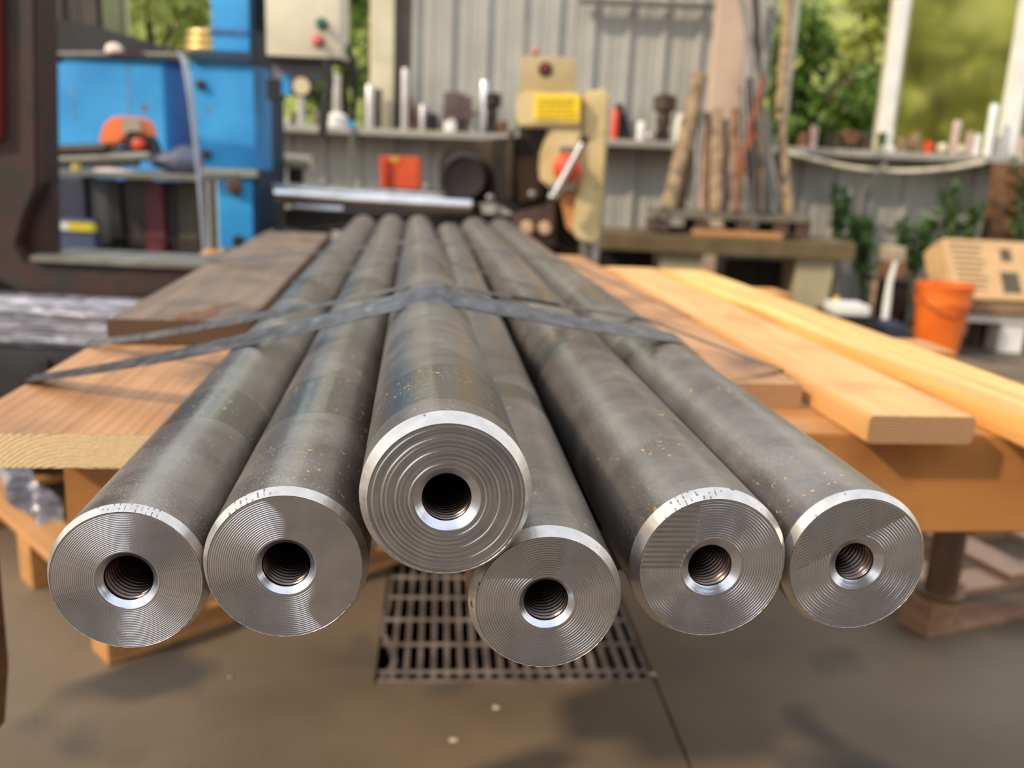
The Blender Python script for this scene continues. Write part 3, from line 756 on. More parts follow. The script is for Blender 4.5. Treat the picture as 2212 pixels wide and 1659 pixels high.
r_ = bmesh.ops.extrude_face_region(b, geom=b.faces[:]); bmesh.ops.translate(b, vec=(0, .004, 0), verts=[v for v in r_['geom'] if isinstance(v, bmesh.types.BMVert)])
bmesh.ops.recalc_face_normals(b, faces=b.faces); sm(kid('sheet', b, m_film, t), 80)

YF = 2.62
t = thing('press_frame', 'dark red-brown heavy C-shaped machine frame at the left edge', 'machine frame', (P(40, 600, YF).x, YF, P(40, 600, YF).z))
b = bm_new(); prism(b, [(-140, -120), (74, -120), (80, 400), (50, 470), (34, 530), (54, 562), (100, 572), (470, 584), (470, 645), (120, 640), (40, 630), (-10, 600), (-30, 540), (-140, 480)], YF, .10, bev=.006); kid('frame_casting', b, m_rustpaint, t)
b = bm_new(); prism(b, [(76, -120), (96, -120), (104, 395), (84, 415)], YF+.06, .07, bev=.004); kid('inner_flange', b, m_dark, t)
b = bm_new(); prism(b, [(80, 402), (110, 396), (116, 548), (60, 558), (38, 530), (52, 470)], YF+.05, .05, bev=.003); kid('gusset', b, m_rustpaint, t)
b = bm_new(); prism(b, [(-140, -120), (-8, -120), (-4, 300), (-140, 320)], YF-.03, .03, bev=.003); kid('red_cover', b, mat('red_cover', (120, 30, 26), (140, 40, 32), 4, .5), t)
b = bm_new(); prism(b, [(62, 552), (470, 574), (470, 585), (66, 566)], YF-.02, .26, bev=.003); kid('table_plate', b, m_greypole, t)
# support foot of the frame down to the floor
b = bm_new(); xf = P(-200, 560, YF).x; box(b, xf-.2, xf+.1, YF+.25, YF+.5, 0, P(-60, 500, YF).z, bev=.01); kid('pedestal', b, m_rustpaint, t)

# ------------------------------------------------------------------ blue machine
YB = 4.4
t = thing('blue_machine', 'bright blue workshop machine with cabinet, column and perforated foot on the left', 'machine', (P(300, 500, YB).x, YB, 0))
b = bm_new(); pbox(b, 112, 126, 357, 420, YB, .36, .006); kid('cabinet', b, m_blue, t)
b = bm_new(); pbox(b, 108, 117, 362, 127, YB-.02, .42, .004); kid('top_plate', b, m_navy, t)
b = bm_new(); pbox(b, 277, 128, 279, 300, YB-.002, .004); kid('weld_seam', b, m_steel, t)
b = bm_new(); pbox(b, 157, 180, 159, 260, YB-.002, .004); kid('scrape_mark', b, m_steel, t)
b = bm_new(); pbox(b, 415, 128, 550, 366, YB, .30, .006); kid('gear_box', b, m_blue, t)
b = bm_new(); pbox(b, 408, 112, 545, 134, YB-.03, .36, .004); kid('cap_plate', b, m_navy, t)
b = bm_new(); pbox(b, 415, 364, 551, 380, YB-.01, .32, .003); kid('lower_edge', b, m_cream, t)
for (x, y) in ((435, 183), (447, 333)):
    b = bm_new(); lathe(b, [(.022, 0), (.022, -.02), (.012, -.03)], P(x, y, YB), 'Y', 16); sm(kid('bolt', b, m_brown, t))
b = bm_new(); pbox(b, 455, -120, 537, 112, YB+.02, .5, .006); kid('column', b, m_blue, t)
b = bm_new(); pbox(b, 533, -120, 552, 505, YB+.03, .52, .006); kid('column_side', b, m_navy, t)
b = bm_new(); pbox(b, 470, 380, 546, 537, YB+.02, .30, .006); kid('foot', b, m_blue, t)
b = bm_new(); lathe(b, [(.030, 0), (.030, -.004), (.024, -.006)], P(515, 521, YB+.02), 'Y', 24); sm(kid('foot_hole', b, m_black, t))
b = bm_new(); lathe(b, [(.035, .06), (.035, -.03), (.02, -.05)], P(508, 404, YB+.02), 'Y', 20); sm(kid('pivot_pin', b, m_rust, t))
b = bm_new(); pbox(b, 452, 62, 530, 72, YB+.01, .01); kid('name_band', b, mat('name_band', (60, 100, 160), (70, 112, 170), 20, .5), t)
b = bm_new(); x0 = P(130, 500, YB).x; x1 = P(560, 500, YB).x; box(b, x0, x1, YB+.05, YB+.55, 0, .42, bev=.01); kid('base', b, m_navy, t)
# black arm plate of a separate machine, grouped under the blue one
b = bm_new(); prism(b, [(90, 40), (165, 44), (395, 112), (90, 118)], 4.0, .05, bev=.003); kid('arm_plate', b, m_black, t)
b = bm_new(); tube(b, [P(110, 117, 3.98), P(402, 119, 3.98)], .011, 8); sm(kid('edge_rail', b, m_greypole, t))
b = bm_new(); pbox(b, 60, 60, 110, 130, 4.0, .1, .005); kid('arm_bracket', b, m_black, t)
def coil(label, x, y, Y, R, r, m, name='brass_coil', cat='coil'):
    t = thing(name, label, cat, P(x, y, Y)); c = P(x, y, Y)
    for k in range(3):
        b = bm_new(); rr = R*(1-.08*k)
        tube(b, [c + Vector((rr*cos(2*pi*q/20), rr*sin(2*pi*q/20)*.8, r*1.7*k)) for q in range(21)], r, 8, False); sm(kid('turn', b, m, t))
coil('golden tan coil of wire on top of the blue gear box', 448, 108, 4.5, .085, .020, mat('brass', (196, 160, 96), (220, 188, 120), 12, .4, .5))
t = thing('round_lamp', 'small round pinkish cap on the black arm plate', 'cap', P(250, 110, 3.98))
b = bm_new(); lathe(b, [(.036, 0), (.036, .014), (.028, .03), (.012, .038)], P(247, 114, 3.95), 'Z', 20); sm(kid('cap_body', b, mat('pale_cap', (220, 190, 170), (232, 206, 190), 9, .3), t))
b = bm_new(); lathe(b, [(.05, 0), (.05, .008)], P(285, 118, 3.95), 'Z', 18); sm(kid('cap_flange', b, mat('dark_red', (96, 26, 30), (110, 34, 36), 9, .5), t))
# control box
YC = 4.3
t = thing('control_box', 'cream electrical control box with green and red push buttons', 'control box', P(655, 120, YC))
b = bm_new(); pbox(b, 572, -110, 735, 124, YC, .22, .012); sm(kid('housing', b, mat('control_cream', (206, 196, 172), (226, 216, 192), 4, .5, c3=(176, 146, 108), s3=8, t3=.62), t))
b = bm_new(); pbox(b, 566, 122, 738, 129, YC-.01, .26, .003); kid('bottom_lip', b, m_black, t)
for (x, y, m, nm, lb) in ((696, 52, mat('green_button', (20, 110, 74), (26, 124, 84), 9, .35), 'push_button', 'green button'), (688, 89, mat('red_button', (226, 96, 92), (236, 110, 104), 9, .35), 'push_button', 'red button')):
    bz_ = bm_new(); lathe(bz_, [(.026, 0), (.026, -.012), (.02, -.018)], P(x, y, YC), 'Y', 20); k1 = sm(kid('bezel', bz_, m_dark, t))
    b = bm_new(); lathe(b, [(.02, -.012), (.02, -.045), (.014, -.05)], P(x, y, YC), 'Y', 20); o = sm(kid(nm, b, m, t)); o['label'] = lb; o.parent = k1
b = bm_new(); prism(b, [(560, -40), (600, -40), (600, 60), (552, 60)], YC+.22, .12); kid('mounting_arm', b, m_navy, t)
t = thing('gauge_panel', 'grey bracket panel with a round pressure gauge below the control box', 'gauge', P(640, 200, 4.4))
b = bm_new(); pbox(b, 590, 132, 692, 176, 4.4, .04, .003); kid('bracket', b, mat('lilac_grey', (118, 116, 128), (132, 130, 140), 6, .6), t)
b = bm_new(); pbox(b, 608, 160, 628, 206, 4.38, .05, .004); kid('valve', b, m_blue, t)
b = bm_new(); pbox(b, 575, 170, 608, 215, 4.38, .08, .004); kid('solenoid', b, m_black, t)
b = bm_new(); lathe(b, [(.048, 0), (.048, -.035), (.040, -.04)], P(656, 188, 4.38), 'Y', 28); gc_ = sm(kid('gauge_case', b, m_brown, t))
b = bm_new(); lathe(b, [(.038, -.038), (.038, -.042)], P(656, 188, 4.38), 'Y', 28); gd_ = kid('gauge_dial', b, mat('dial', (206, 190, 150), (216, 200, 160), 9, .5), t); gd_.parent = gc_
def cable(label, pts, Y, r=.012, m=m_black, name='black_cable', cat='cable'):
    t = thing(name, label, cat, P(pts[0][0], pts[0][1], Y)); b = bm_new()
    q = [P(x, y, Y) for x, y in pts]
    # catmull-rom
    o = []
    for i in range(len(q)-1):
        p0, p1, p2, p3 = q[max(i-1, 0)], q[i], q[i+1], q[min(i+2, len(q)-1)]
        for k in range(8):
            s_ = k/8; o.append(.5*((2*p1)+(p2-p0)*s_+(2*p0-5*p1+4*p2-p3)*s_**2+(3*p1-3*p2+p3-p0)*s_**3))
    o.append(q[-1]); tube(b, o, r, 8); sm(kid('sheath', b, m, t)); return t
cable('black cable looping out of the right side of the control box', [(730, 92), (752, 105), (765, 150), (766, 215), (764, 262)], 4.45, .014)
cable('thick black hose hanging below the control box to the sill', [(704, 128), (712, 170), (704, 225), (696, 292)], 4.3, .02)
cable('black hose curving behind the gauge', [(668, 200), (688, 210), (694, 250), (698, 290)], 4.4, .014)

# acrylic chip guard, table with tool, stock behind
YS = 3.7
m_acr = bpy.data.materials.new('acrylic'); m_acr.use_nodes = True
_b = m_acr.node_tree.nodes['Principled BSDF']; _b.inputs['Transmission Weight'].default_value = 1; _b.inputs['IOR'].default_value = 1.1; _b.inputs['Roughness'].default_value = .06; _b.inputs['Base Color'].default_value = (.86, .9, .95, 1)
t = thing('acrylic_guard', 'clear acrylic guard with bluish bright edge before the blue machine', 'safety guard', P(430, 555, 3.5))
b = bm_new(); prism(b, [(128, 388), (432, 388), (444, 552), (110, 548)], 3.52, .006); kid('clear_sheet', b, m_acr, t)
b = bm_new(); tube(b, [P(386, 116, 3.5), P(398, 130, 3.5), P(412, 210, 3.5), P(422, 300, 3.5), P(430, 380, 3.5), P(444, 550, 3.5)], [.006, .012, .012, .010, .009, .010], 8); sm(kid('bright_edge', b, mat('acrylic_edge', (150, 160, 178), (172, 180, 196), 9, .25, .3), t))
t = thing('side_table', 'narrow dark metal tool table at left carrying the orange tool', 'table', P(280, 540, YS))
b = bm_new(); pbox(b, 118, 372, 436, 386, YS-.15, .5, .004); kid('table_top', b, m_greypole, t)
for (x0, x1) in ((118, 126), (436, 443)):
    b = bm_new(); xa = P(x0, 450, YS).x; xb = P(x1, 450, YS).x; box(b, xa, xb, YS+.1, YS+.13, 0, P(280, 386, YS).z); kid('leg', b, m_black, t)
zt = P(280, 372, YS-.15).z
t = thing('power_tool', 'orange and grey power tool lying on the tool table before the blue cabinet', 'power tool', P(265, 350, YS))
b = bm_new(); prism(b, [(212, 318), (214, 285), (228, 258), (250, 250), (300, 253), (312, 270), (318, 300), (300, 292), (278, 288), (262, 312)], YS, .12, bev=.012); sm(kid('housing', b, mat('tool_orange', (228, 110, 50), (240, 128, 64), 7, .45), t), 60)
b = bm_new(); prism(b, [(260, 254), (300, 257), (306, 285), (280, 284), (268, 296)], YS-.012, .02, bev=.003); kid('grip_panel', b, mat('tool_grey', (150, 140, 124), (166, 154, 136), 9, .6), t)
b = bm_new(); prism(b, [(262, 312), (280, 288), (312, 292), (326, 318), (332, 350), (318, 352), (300, 330), (270, 328)], YS-.02, .12, bev=.008); sm(kid('handle', b, m_dark, t), 60)
b = bm_new(); lathe(b, [(.022, 0), (.022, -.03), (.01, -.035)], P(303, 312, YS-.02), 'Y', 16); sm(kid('knob', b, m_red, t))
b = bm_new(); pbox(b, 205, 318, 262, 340, YS, .1, .006); kid('base_plate', b, m_dark, t)
for k, (x0, y0, x1, y1, r, m, lb) in enumerate([(112, 326, 232, 322, .022, m_dark, 'dark round rod lying on the tool table behind the tool'), (124, 345, 325, 338, .018, m_greypole, 'grey threaded rod lying in front of the orange tool'), (128, 356, 300, 352, .014, m_black, 'thin black rod at the front of the tool table')]):
    t = thing('round_rod', lb, 'rod', P(x0, y0, YS-.08)); b = bm_new(); tube(b, [P(x0, y0, YS-.1), P(x1, y1, YS-.1)], r, 12); sm(kid('rod_body', b, m, t))
t = thing('small_tin', 'small yellow tin under the rods on the tool table', 'tin', P(165, 366, YS-.12)); b = bm_new(); lathe(b, [(.018, 0), (.018, .026), (.015, .028)], P(166, 370, YS-.12), 'Z', 16); sm(kid('tin_body', b, mat('yellow_tin', (190, 160, 60), (206, 176, 74), 9, .4), t))
t = thing('cloth_rag', 'folded pinkish rag lying on the tool table', 'rag', P(240, 366, YS-.13)); b = bm_new(); bmesh.ops.create_icosphere(b, subdivisions=3, radius=1)
for v in b.verts: v.co = Vector((v.co.x*.085, v.co.y*.05, v.co.z*.016+.004*sin(v.co.x*7)*cos(v.co.y*5)))
b.transform(Matrix.Translation(P(238, 366, YS-.12)+Vector((0, .03, -.01)))); sm(kid('rag_cloth', b, mat('rag', (196, 178, 170), (214, 200, 194), 12, .9), t))
t = thing('grey_bag', 'dark grey plastic bag at the right end of the tool table', 'bag', P(390, 366, YS)); b = bm_new(); bmesh.ops.create_icosphere(b, subdivisions=3, radius=1)
for v in b.verts: v.co = Vector((v.co.x*.105, v.co.y*.08, v.co.z*.055*(1+.3*sin(v.co.x*3))))
b.transform(Matrix.Translation(P(382, 350, YS))); sm(kid('bag_body', b, mat('bag_grey', (60, 62, 76), (96, 98, 116), 8, .4, bump=.01, bscale=20), t))
# vertical stock behind the guard
cols = [(128, 186, (44, 46, 62), 'navy'), (190, 232, (70, 66, 70), 'grey'), (236, 262, (36, 28, 26), 'black-brown'), (264, 310, (62, 50, 42), 'brown'), (314, 354, (112, 44, 50), 'dark red'), (358, 382, (48, 40, 34), 'charcoal'), (386, 428, (84, 72, 54), 'olive brown')]
for k, (x0, x1, c, nm) in enumerate(cols):
    t = thing('stock_slab', '%s upright slab standing behind the acrylic guard' % nm, 'upright slab', (P(x0, 500, 3.7).x, 3.72, 0))
    b = bm_new(); xa, xb = P(x0, 470, 3.72).x, P(x1, 470, 3.72).x; box(b, xa, xb, 3.72+.02*(k % 2), 3.84, 0, P(280, 388+2*(k % 3), 3.72).z, bev=.004); kid('slab_body', b, mat('stock_%s' % nm.replace(' ', '_'), c, tuple(x+14 for x in c), 14, .5, stretch=(1, 1, .2)), t)
    for q in range(6):
        r_ = bm_new(); zc = .25 + .09*q; tube(r_, [(xa+.006, 3.715, zc), (xb-.006, 3.715, zc)], .004, 6); kid('rib', r_, m_dark, t)
t = thing('blue_binder', 'slate blue box with a yellow and white label behind the guard', 'box', P(170, 540, 3.56))
b = bm_new(); pbox(b, 106, 474, 204, 556, 3.6, .06, .004); kid('box_body', b, mat('slate', (72, 80, 108), (86, 94, 122), 6, .6), t)
b = bm_new(); pbox(b, 148, 482, 208, 500, 3.59, .01); o = kid('label_strip', b, mat('yellow_label', (224, 196, 24), (234, 206, 40), 9, .5), t); o['label'] = 'yellow strip'
b = bm_new(); pbox(b, 130, 480, 148, 497, 3.59, .01); o = kid('label_end', b, m_white, t); o['label'] = 'white strip end'
t = thing('pine_block', 'small rounded pine block beside the guard foot', 'wood block', P(452, 565, 3.3)); b = bm_new(); lathe(b, [(.02, 0), (.036, .01), (.04, .035), (.032, .06), (.015, .07)], P(455, 568, 3.3)-Vector((0, 0, .02)), 'Z', 20); sm(kid('block_body', b, w_pal, t))
b = bm_new(); pbox(b, 436, 562, 560, 590, 3.35, .4, .005); t = thing('low_shelf', 'low weathered board under the blue machine foot', 'board', P(500, 580, 3.35)); kid('shelf_board', b, w_dark, t)
for x in (450, 545):
    b = bm_new(); xx = P(x, 590, 3.5).x; box(b, xx-.02, xx+.02, 3.5, 3.54, 0, P(500, 588, 3.35).z); kid('leg', b, w_dark, t)

# ------------------------------------------------------------------ lathe bench and polished bars
YL = 4.6
t = thing('lathe_bed', 'dark oily lathe bed behind the far ends of the steel bars', 'lathe', (P(820, 470, YL).x, YL, 0))
b = bm_new(); pbox(b, 616, 462, 1130, 505, YL, .35, .006); kid('bed', b, m_dark, t)
b = bm_new(); pbox(b, 614, 436, 1040, 452, YL+.22, .12, .004); kid('way', b, mat('way_grey', (86, 76, 70), (110, 98, 92), 9, .4, .5), t)
b = bm_new(); prism(b, [(950, 440), (948, 350), (965, 318), (1000, 306), (1090, 296), (1112, 318), (1112, 440)], YL+.1, .4, bev=.012); kid('headstock', b, m_brown, t)
b = bm_new(); lathe(b, [(.118, .1), (.118, -.10), (.10, -.12), (.10, -.11), (.03, -.10)], P(1006, 382, YL+.02), 'Y', 32); sm(kid('chuck', b, mat('chuck_dark', (46, 40, 40), (60, 52, 52), 12, .5, .4), t))
b = bm_new(); pbox(b, 1000, 440, 1030, 470, YL-.05, .1, .006); kid('saddle', b, m_dark, t)
for x in (640, 1080):
    b = bm_new(); xx = P(x, 500, YL).x; box(b, xx-.12, xx+.12, YL+.05, YL+.3, 0, P(x, 503, YL).z, bev=.01); kid('pedestal', b, m_dark, t)
for (x0, y0, x1, y1, r, Y, lab, m) in [(596, 420, 1020, 446, .040, 4.5, 'large bright round bar lying in front of the lathe bed', m_chrome),
                                  (590, 404, 960, 425, .022, 4.62, 'thinner bright bar lying behind the large polished bar', m_steel),
                                  (640, 448, 742, 456, .024, 4.68, 'short bright round offcut below the polished bars', m_chrome)]:
    t = thing('polished_bar', lab, 'steel bar', P(x0, y0, Y)); b = bm_new(); tube(b, [P(x0, y0, Y), P(x1, y1, Y)], r, 20); sm(kid('bar_body', b, m, t))
t = thing('bench_grinder', 'small pale bench tool on a dark stem left of the red box', 'bench tool', P(640, 400, 5.0))
b = bm_new(); tube(b, [P(598, 346, 5.0), P(672, 352, 5.0)], .038, 16); sm(kid('barrel', b, m_cream, t))
b = bm_new(); pbox(b, 622, 364, 650, 408, 5.0, .08, .004); kid('stem', b, m_dark, t)
# dark carriage with rollers right of the bars
t = thing('carriage', 'dark oily lathe carriage with two pale roller ends beside the beige machine', 'lathe carriage', (P(1150, 480, 4.25).x, 4.25, 0))
b = bm_new(); prism(b, [(1062, 300), (1150, 292), (1185, 310), (1190, 400), (1176, 460), (1120, 470), (1075, 440)], 4.35, .3, bev=.012); kid('apron', b, m_dark, t)
b = bm_new(); prism(b, [(1090, 330), (1100, 282), (1112, 276), (1110, 330), (1108, 430), (1092, 430)], 4.28, .06, bev=.008); kid('bracket_arm', b, m_brown, t)
b = bm_new(); prism(b, [(1108, 340), (1170, 335), (1172, 430), (1120, 440)], 4.3, .05, bev=.008); kid('gear_cover', b, mat('gear_brown', (54, 36, 22), (70, 48, 30), 9, .5, .3), t)
b = bm_new(); prism(b, [(1110, 462), (1200, 440), (1204, 530), (1150, 545), (1104, 505)], 4.2, .2, bev=.01); kid('lower_slide', b, mat('slide_brown', (84, 66, 60), (104, 84, 76), 12, .5, .3), t)
for (x, y) in ((1139, 490), (1177, 492)):
    b = bm_new(); lathe(b, [(.030, .0), (.030, -.05), (.024, -.06)], P(x, y, 4.2), 'Y', 20); sm(kid('roller', b, mat('roller_tan', (190, 156, 124), (206, 174, 140), 9, .5), t))
for (x, y) in ((1150, 420), (1060, 428)):
    b = bm_new(); lathe(b, [(.02, .0), (.02, -.05), (.01, -.06)], P(x, y, 4.28), 'Y', 16); sm(kid('knob', b, m_steel, t))
b = bm_new(); xx = P(1140, 500, 4.3).x; box(b, xx-.14, xx+.14, 4.32, 4.55, 0, P(1140, 520, 4.3).z, bev=.01); kid('pedestal', b, m_dark, t)

# ------------------------------------------------------------------ beige drill head
YD = 4.0
t = thing('drill_press', 'beige drilling machine with yellow label, red hub and steel lever', 'drill press', (P(1260, 500, YD).x, YD, 0))
b = bm_new(); pbox(b, 1124, 122, 1246, 200, YD+.06, .2, .012); sm(kid('motor_cover', b, mat('tan_cover', (168, 148, 106), (186, 166, 122), 5, .5), t), 50)
b = bm_new(); lathe(b, [(.03, 0), (.03, -.006)], P(1178, 150, YD+.06), 'Y', 24); em_ = o = kid('emblem', b, m_dark, t); o['label'] = 'round dark emblem'
b = bm_new(); lathe(b, [(.014, -.006), (.010, -.010)], P(1178, 147, YD+.06), 'Y', 12); kid('emblem_centre', b, mat('emblem_red', (150, 40, 44), (150, 40, 44), 9, .5), t).parent = em_
b = bm_new(); prism(b, [(1124, 196), (1256, 200), (1256, 276), (1190, 274), (1126, 276), (1114, 262), (1116, 208)], YD, .26, bev=.012); sm(kid('head', b, m_beige, t), 50)
b = bm_new(); pbox(b, 1154, 205, 1252, 260, YD-.006, .01); lb = kid('warning_label', b, mat('label_yellow', (250, 212, 26), (252, 220, 50), 9, .45), t); lb['label'] = 'yellow warning label'
for r_ in range(5):
    y = 214 + r_*9.5; x = 1163
    while x < 1240:
        w = random.choice((5, 8, 11)); q = bm_new(); pbox(q, x, y, min(x+w, 1246), y+(4.5 if r_ else 6), YD-.008, .004)
        if x == 1163: acc = q
        else:
            mm = bpy.data.meshes.new('t'); q.to_mesh(mm); q.free(); acc.from_mesh(mm); bpy.data.meshes.remove(mm)
        x += w+3
    k_ = kid('text_line', acc, mat('label_text', (190, 150, 30), (180, 140, 30), 9, .6), t); k_.parent = lb
b = bm_new(); prism(b, [(1188, 272), (1258, 274), (1258, 380), (1240, 402), (1206, 410), (1172, 398), (1164, 378), (1168, 320), (1180, 300)], YD+.02, .2, bev=.014); sm(kid('feed_housing', b, m_beige, t), 50)
b = bm_new(); prism(b, [(1262, 196), (1312, 192), (1318, 210), (1306, 400), (1296, 516), (1282, 528), (1250, 520), (1236, 500), (1246, 420), (1258, 300)], YD+.05, .2, bev=.012); sm(kid('column_cover', b, m_beige, t), 50)
b = bm_new(); prism(b, [(1208, 412), (1248, 412), (1240, 505), (1226, 498)], YD+.1, .12, bev=.01); kid('rust_panel', b, mat('orange_panel', (190, 132, 78), (210, 152, 96), 7, .5), t)
b = bm_new(); lathe(b, [(.060, .0), (.062, -.03), (.05, -.05), (.025, -.06)], P(1225, 363, YD+.02), 'Y', 28); sm(kid('feed_hub', b, m_red, t))
b = bm_new(); pbox(b, 1210, 315, 1238, 332, YD+.0, .03, .003); kid('latch', b, m_greypole, t)
b = bm_new(); tube(b, [P(1199, 418, YD-.06), P(1260, 308, YD-.06)], .016, 12); sm(kid('feed_lever', b, m_chrome, t))
for (x, y, m) in ((1194, 426, m_steel), (1262, 302, m_dark)):
    b = bm_new(); bmesh.ops.create_uvsphere(b, u_segments=16, v_segments=10, radius=.022); b.transform(Matrix.Translation(P(x, y, YD-.06))); sm(kid('lever_knob', b, m, t))
b = bm_new(); xx = P(1275, 520, YD+.2).x; lathe(b, [(.055, 0), (.055, P(1275, 400, YD).z)], (xx, YD+.32, 0), 'Z', 24); sm(kid('pillar', b, m_steel, t))
b = bm_new(); pbox(b, 1178, 425, 1262, 690, YD+.40, .2, .006); kid('base_casting', b, m_dark, t)
b = bm_new(); pbox(b, 1134, 50, 1143, 122, YD+.15, .03, .002); kid('breather_tube', b, mat('tube_grey', (120, 118, 112), (136, 134, 126), 9, .5), t)
b = bm_new(); bmesh.ops.create_uvsphere(b, u_segments=14, v_segments=8, radius=.018); b.transform(Matrix.Translation(P(1156, 112, YD+.1))); sm(kid('cap_nut', b, mat('cap_pink', (170, 110, 104), (190, 130, 120), 9, .4), t))
b = bm_new(); pbox(b, 1122, 276, 1182, 300, YD+.06, .16, .004); kid('quill_block', b, m_dark, t)

# red box on the wall bench
t = thing('red_box', 'orange-red metal box with a yellow sticker under the sill', 'box', P(865, 405, 5.9))
b = bm_new(); pbox(b, 832, 338, 904, 408, 5.9, .2, .006); kid('box_body', b, mat('box_red', (214, 78, 40), (226, 92, 50), 5, .5), t)
b = bm_new(); prism(b, [(819, 335), (832, 340), (832, 405), (822, 402)], 5.86, .04, bev=.003); kid('open_lid', b, mat('box_red', (214, 78, 40)), t)
b = bm_new(); prism(b, [(842, 340), (866, 340), (858, 352), (846, 350)], 5.893, .01); kid('sticker', b, mat('sticker', (206, 160, 40), (216, 170, 50), 9, .5), t)
t = thing('wall_bench', 'narrow dark bench along the wall carrying the red box', 'bench', (P(800, 420, 5.8).x, 5.8, 0))
b = bm_new(); pbox(b, 590, 408, 960, 420, 5.75, .5, .004); kid('bench_top', b, m_dark, t)
for x in (600, 950):
    b = bm_new(); xx = P(x, 420, 5.8).x; box(b, xx-.03, xx+.03, 5.8, 5.86, 0, P(x, 419, 5.8).z); kid('leg', b, m_dark, t)
b = bm_new(); vx = P(760, 272, 6.70); tube(b, [P(760, 274, 6.70), P(761, 350, 6.69), P(762, 480, 6.68)], .012, 8); t = thing('thin_cable', 'thin grey cable hanging down in front of the sill', 'cable', vx); sm(kid('sheath', b, m_greypole, t))
b = bm_new(); lathe(b, [(.025, 0), (.025, .045), (.012, .055)], P(760, 276, 6.71), 'Z', 12); sm(kid('plug', b, m_blue, t))

# ------------------------------------------------------------------ things on the sill
ZS = SILL+.03
def vial(label, px, y0, y1, w, m, kind='rod', Y=6.82, name='sill_item', cat='part'):
    c = P(px, y1, Y); zb = ZS; h = max(.02, (P(px, y0, Y).z - zb)); r = w/2/FPX*Y*1.02
    c = Vector((c.x, Y, zb)); t = thing(name, label, cat, c)
    b = bm_new()
    if kind == 'rod': lathe(b, [(r, 0), (r, h*.96), (r*.75, h)], c, 'Z', 16); sm(kid('body', b, m, t))
    elif kind == 'stem':
        lathe(b, [(r*1.5, 0), (r*1.6, h*.2), (r*.5, h*.28)], c, 'Z', 16); sm(kid('base', b, m_white, t))
        b = bm_new(); lathe(b, [(r*.62, h*.25), (r*.62, h*.97), (r*.4, h)], c, 'Z', 12); sm(kid('stem', b, m, t))
    elif kind == 'ball':
        bmesh.ops.create_uvsphere(b, u_segments=16, v_segments=10, radius=r); b.transform(Matrix.Translation(c+Vector((0, 0, r)))); sm(kid('body', b, m, t))
    elif kind == 'can':
        lathe(b, [(r*.9, 0), (r, h*.06), (r, h*.9), (r*.9, h*.94), (r*.9, h)], c, 'Z', 20); sm(kid('body', b, m, t))
    elif kind == 'wedge':
        box(b, c.x-r, c.x+r, Y-.04, Y+.04, zb, zb+h)
        for v in b.verts:
            if v.co.z > zb+h*.5: v.co.x = c.x-r*.6 + (v.co.x-c.x)*.3
        kid('body', b, m, t)
    elif kind == 'vise':
        box(b, c.x-r*.7, c.x+r*.7, Y-.05, Y+.05, zb, zb+h*.3, bev=.004); kid('base', b, m_dark, t)
        b = bm_new(); box(b, c.x-r, c.x+r*.4, Y-.06, Y+.06, zb+h*.28, zb+h, bev=.01); kid('jaw', b, m, t)
        b = bm_new(); box(b, c.x+r*.42, c.x+r, Y-.06, Y+.06, zb+h*.3, zb+h*.92, bev=.01); kid('jaw', b, m, t)
        b = bm_new(); tube(b, [(c.x+r*.9, Y, zb+h*.5), (c.x+r*1.5, Y, zb+h*.45)], .012, 10); kid('screw', b, m_dark, t)
    elif kind == 'gear':
        box(b, c.x-r*.6, c.x+r*.6, Y-.04, Y+.04, zb, zb+h*.2, bev=.004); kid('base', b, m_dark, t)
        b = bm_new(); lathe(b, [(r*.45, h*.18), (r*.7, h*.45), (r*.55, h*.6), (r, h*.68), (r, h*.95), (r*.6, h)], c, 'Z', 14); sm(kid('casting', b, m, t), 30)
    return t
m_pale = mat('pale_metal', (190, 182, 176), (210, 202, 196), 9, .35, .5)
m_purple = mat('purple_brown', (92, 74, 74), (112, 92, 90), 9, .5, .3)
m_pot = mat('pinkish', (176, 150, 142), (194, 168, 160), 9, .5)
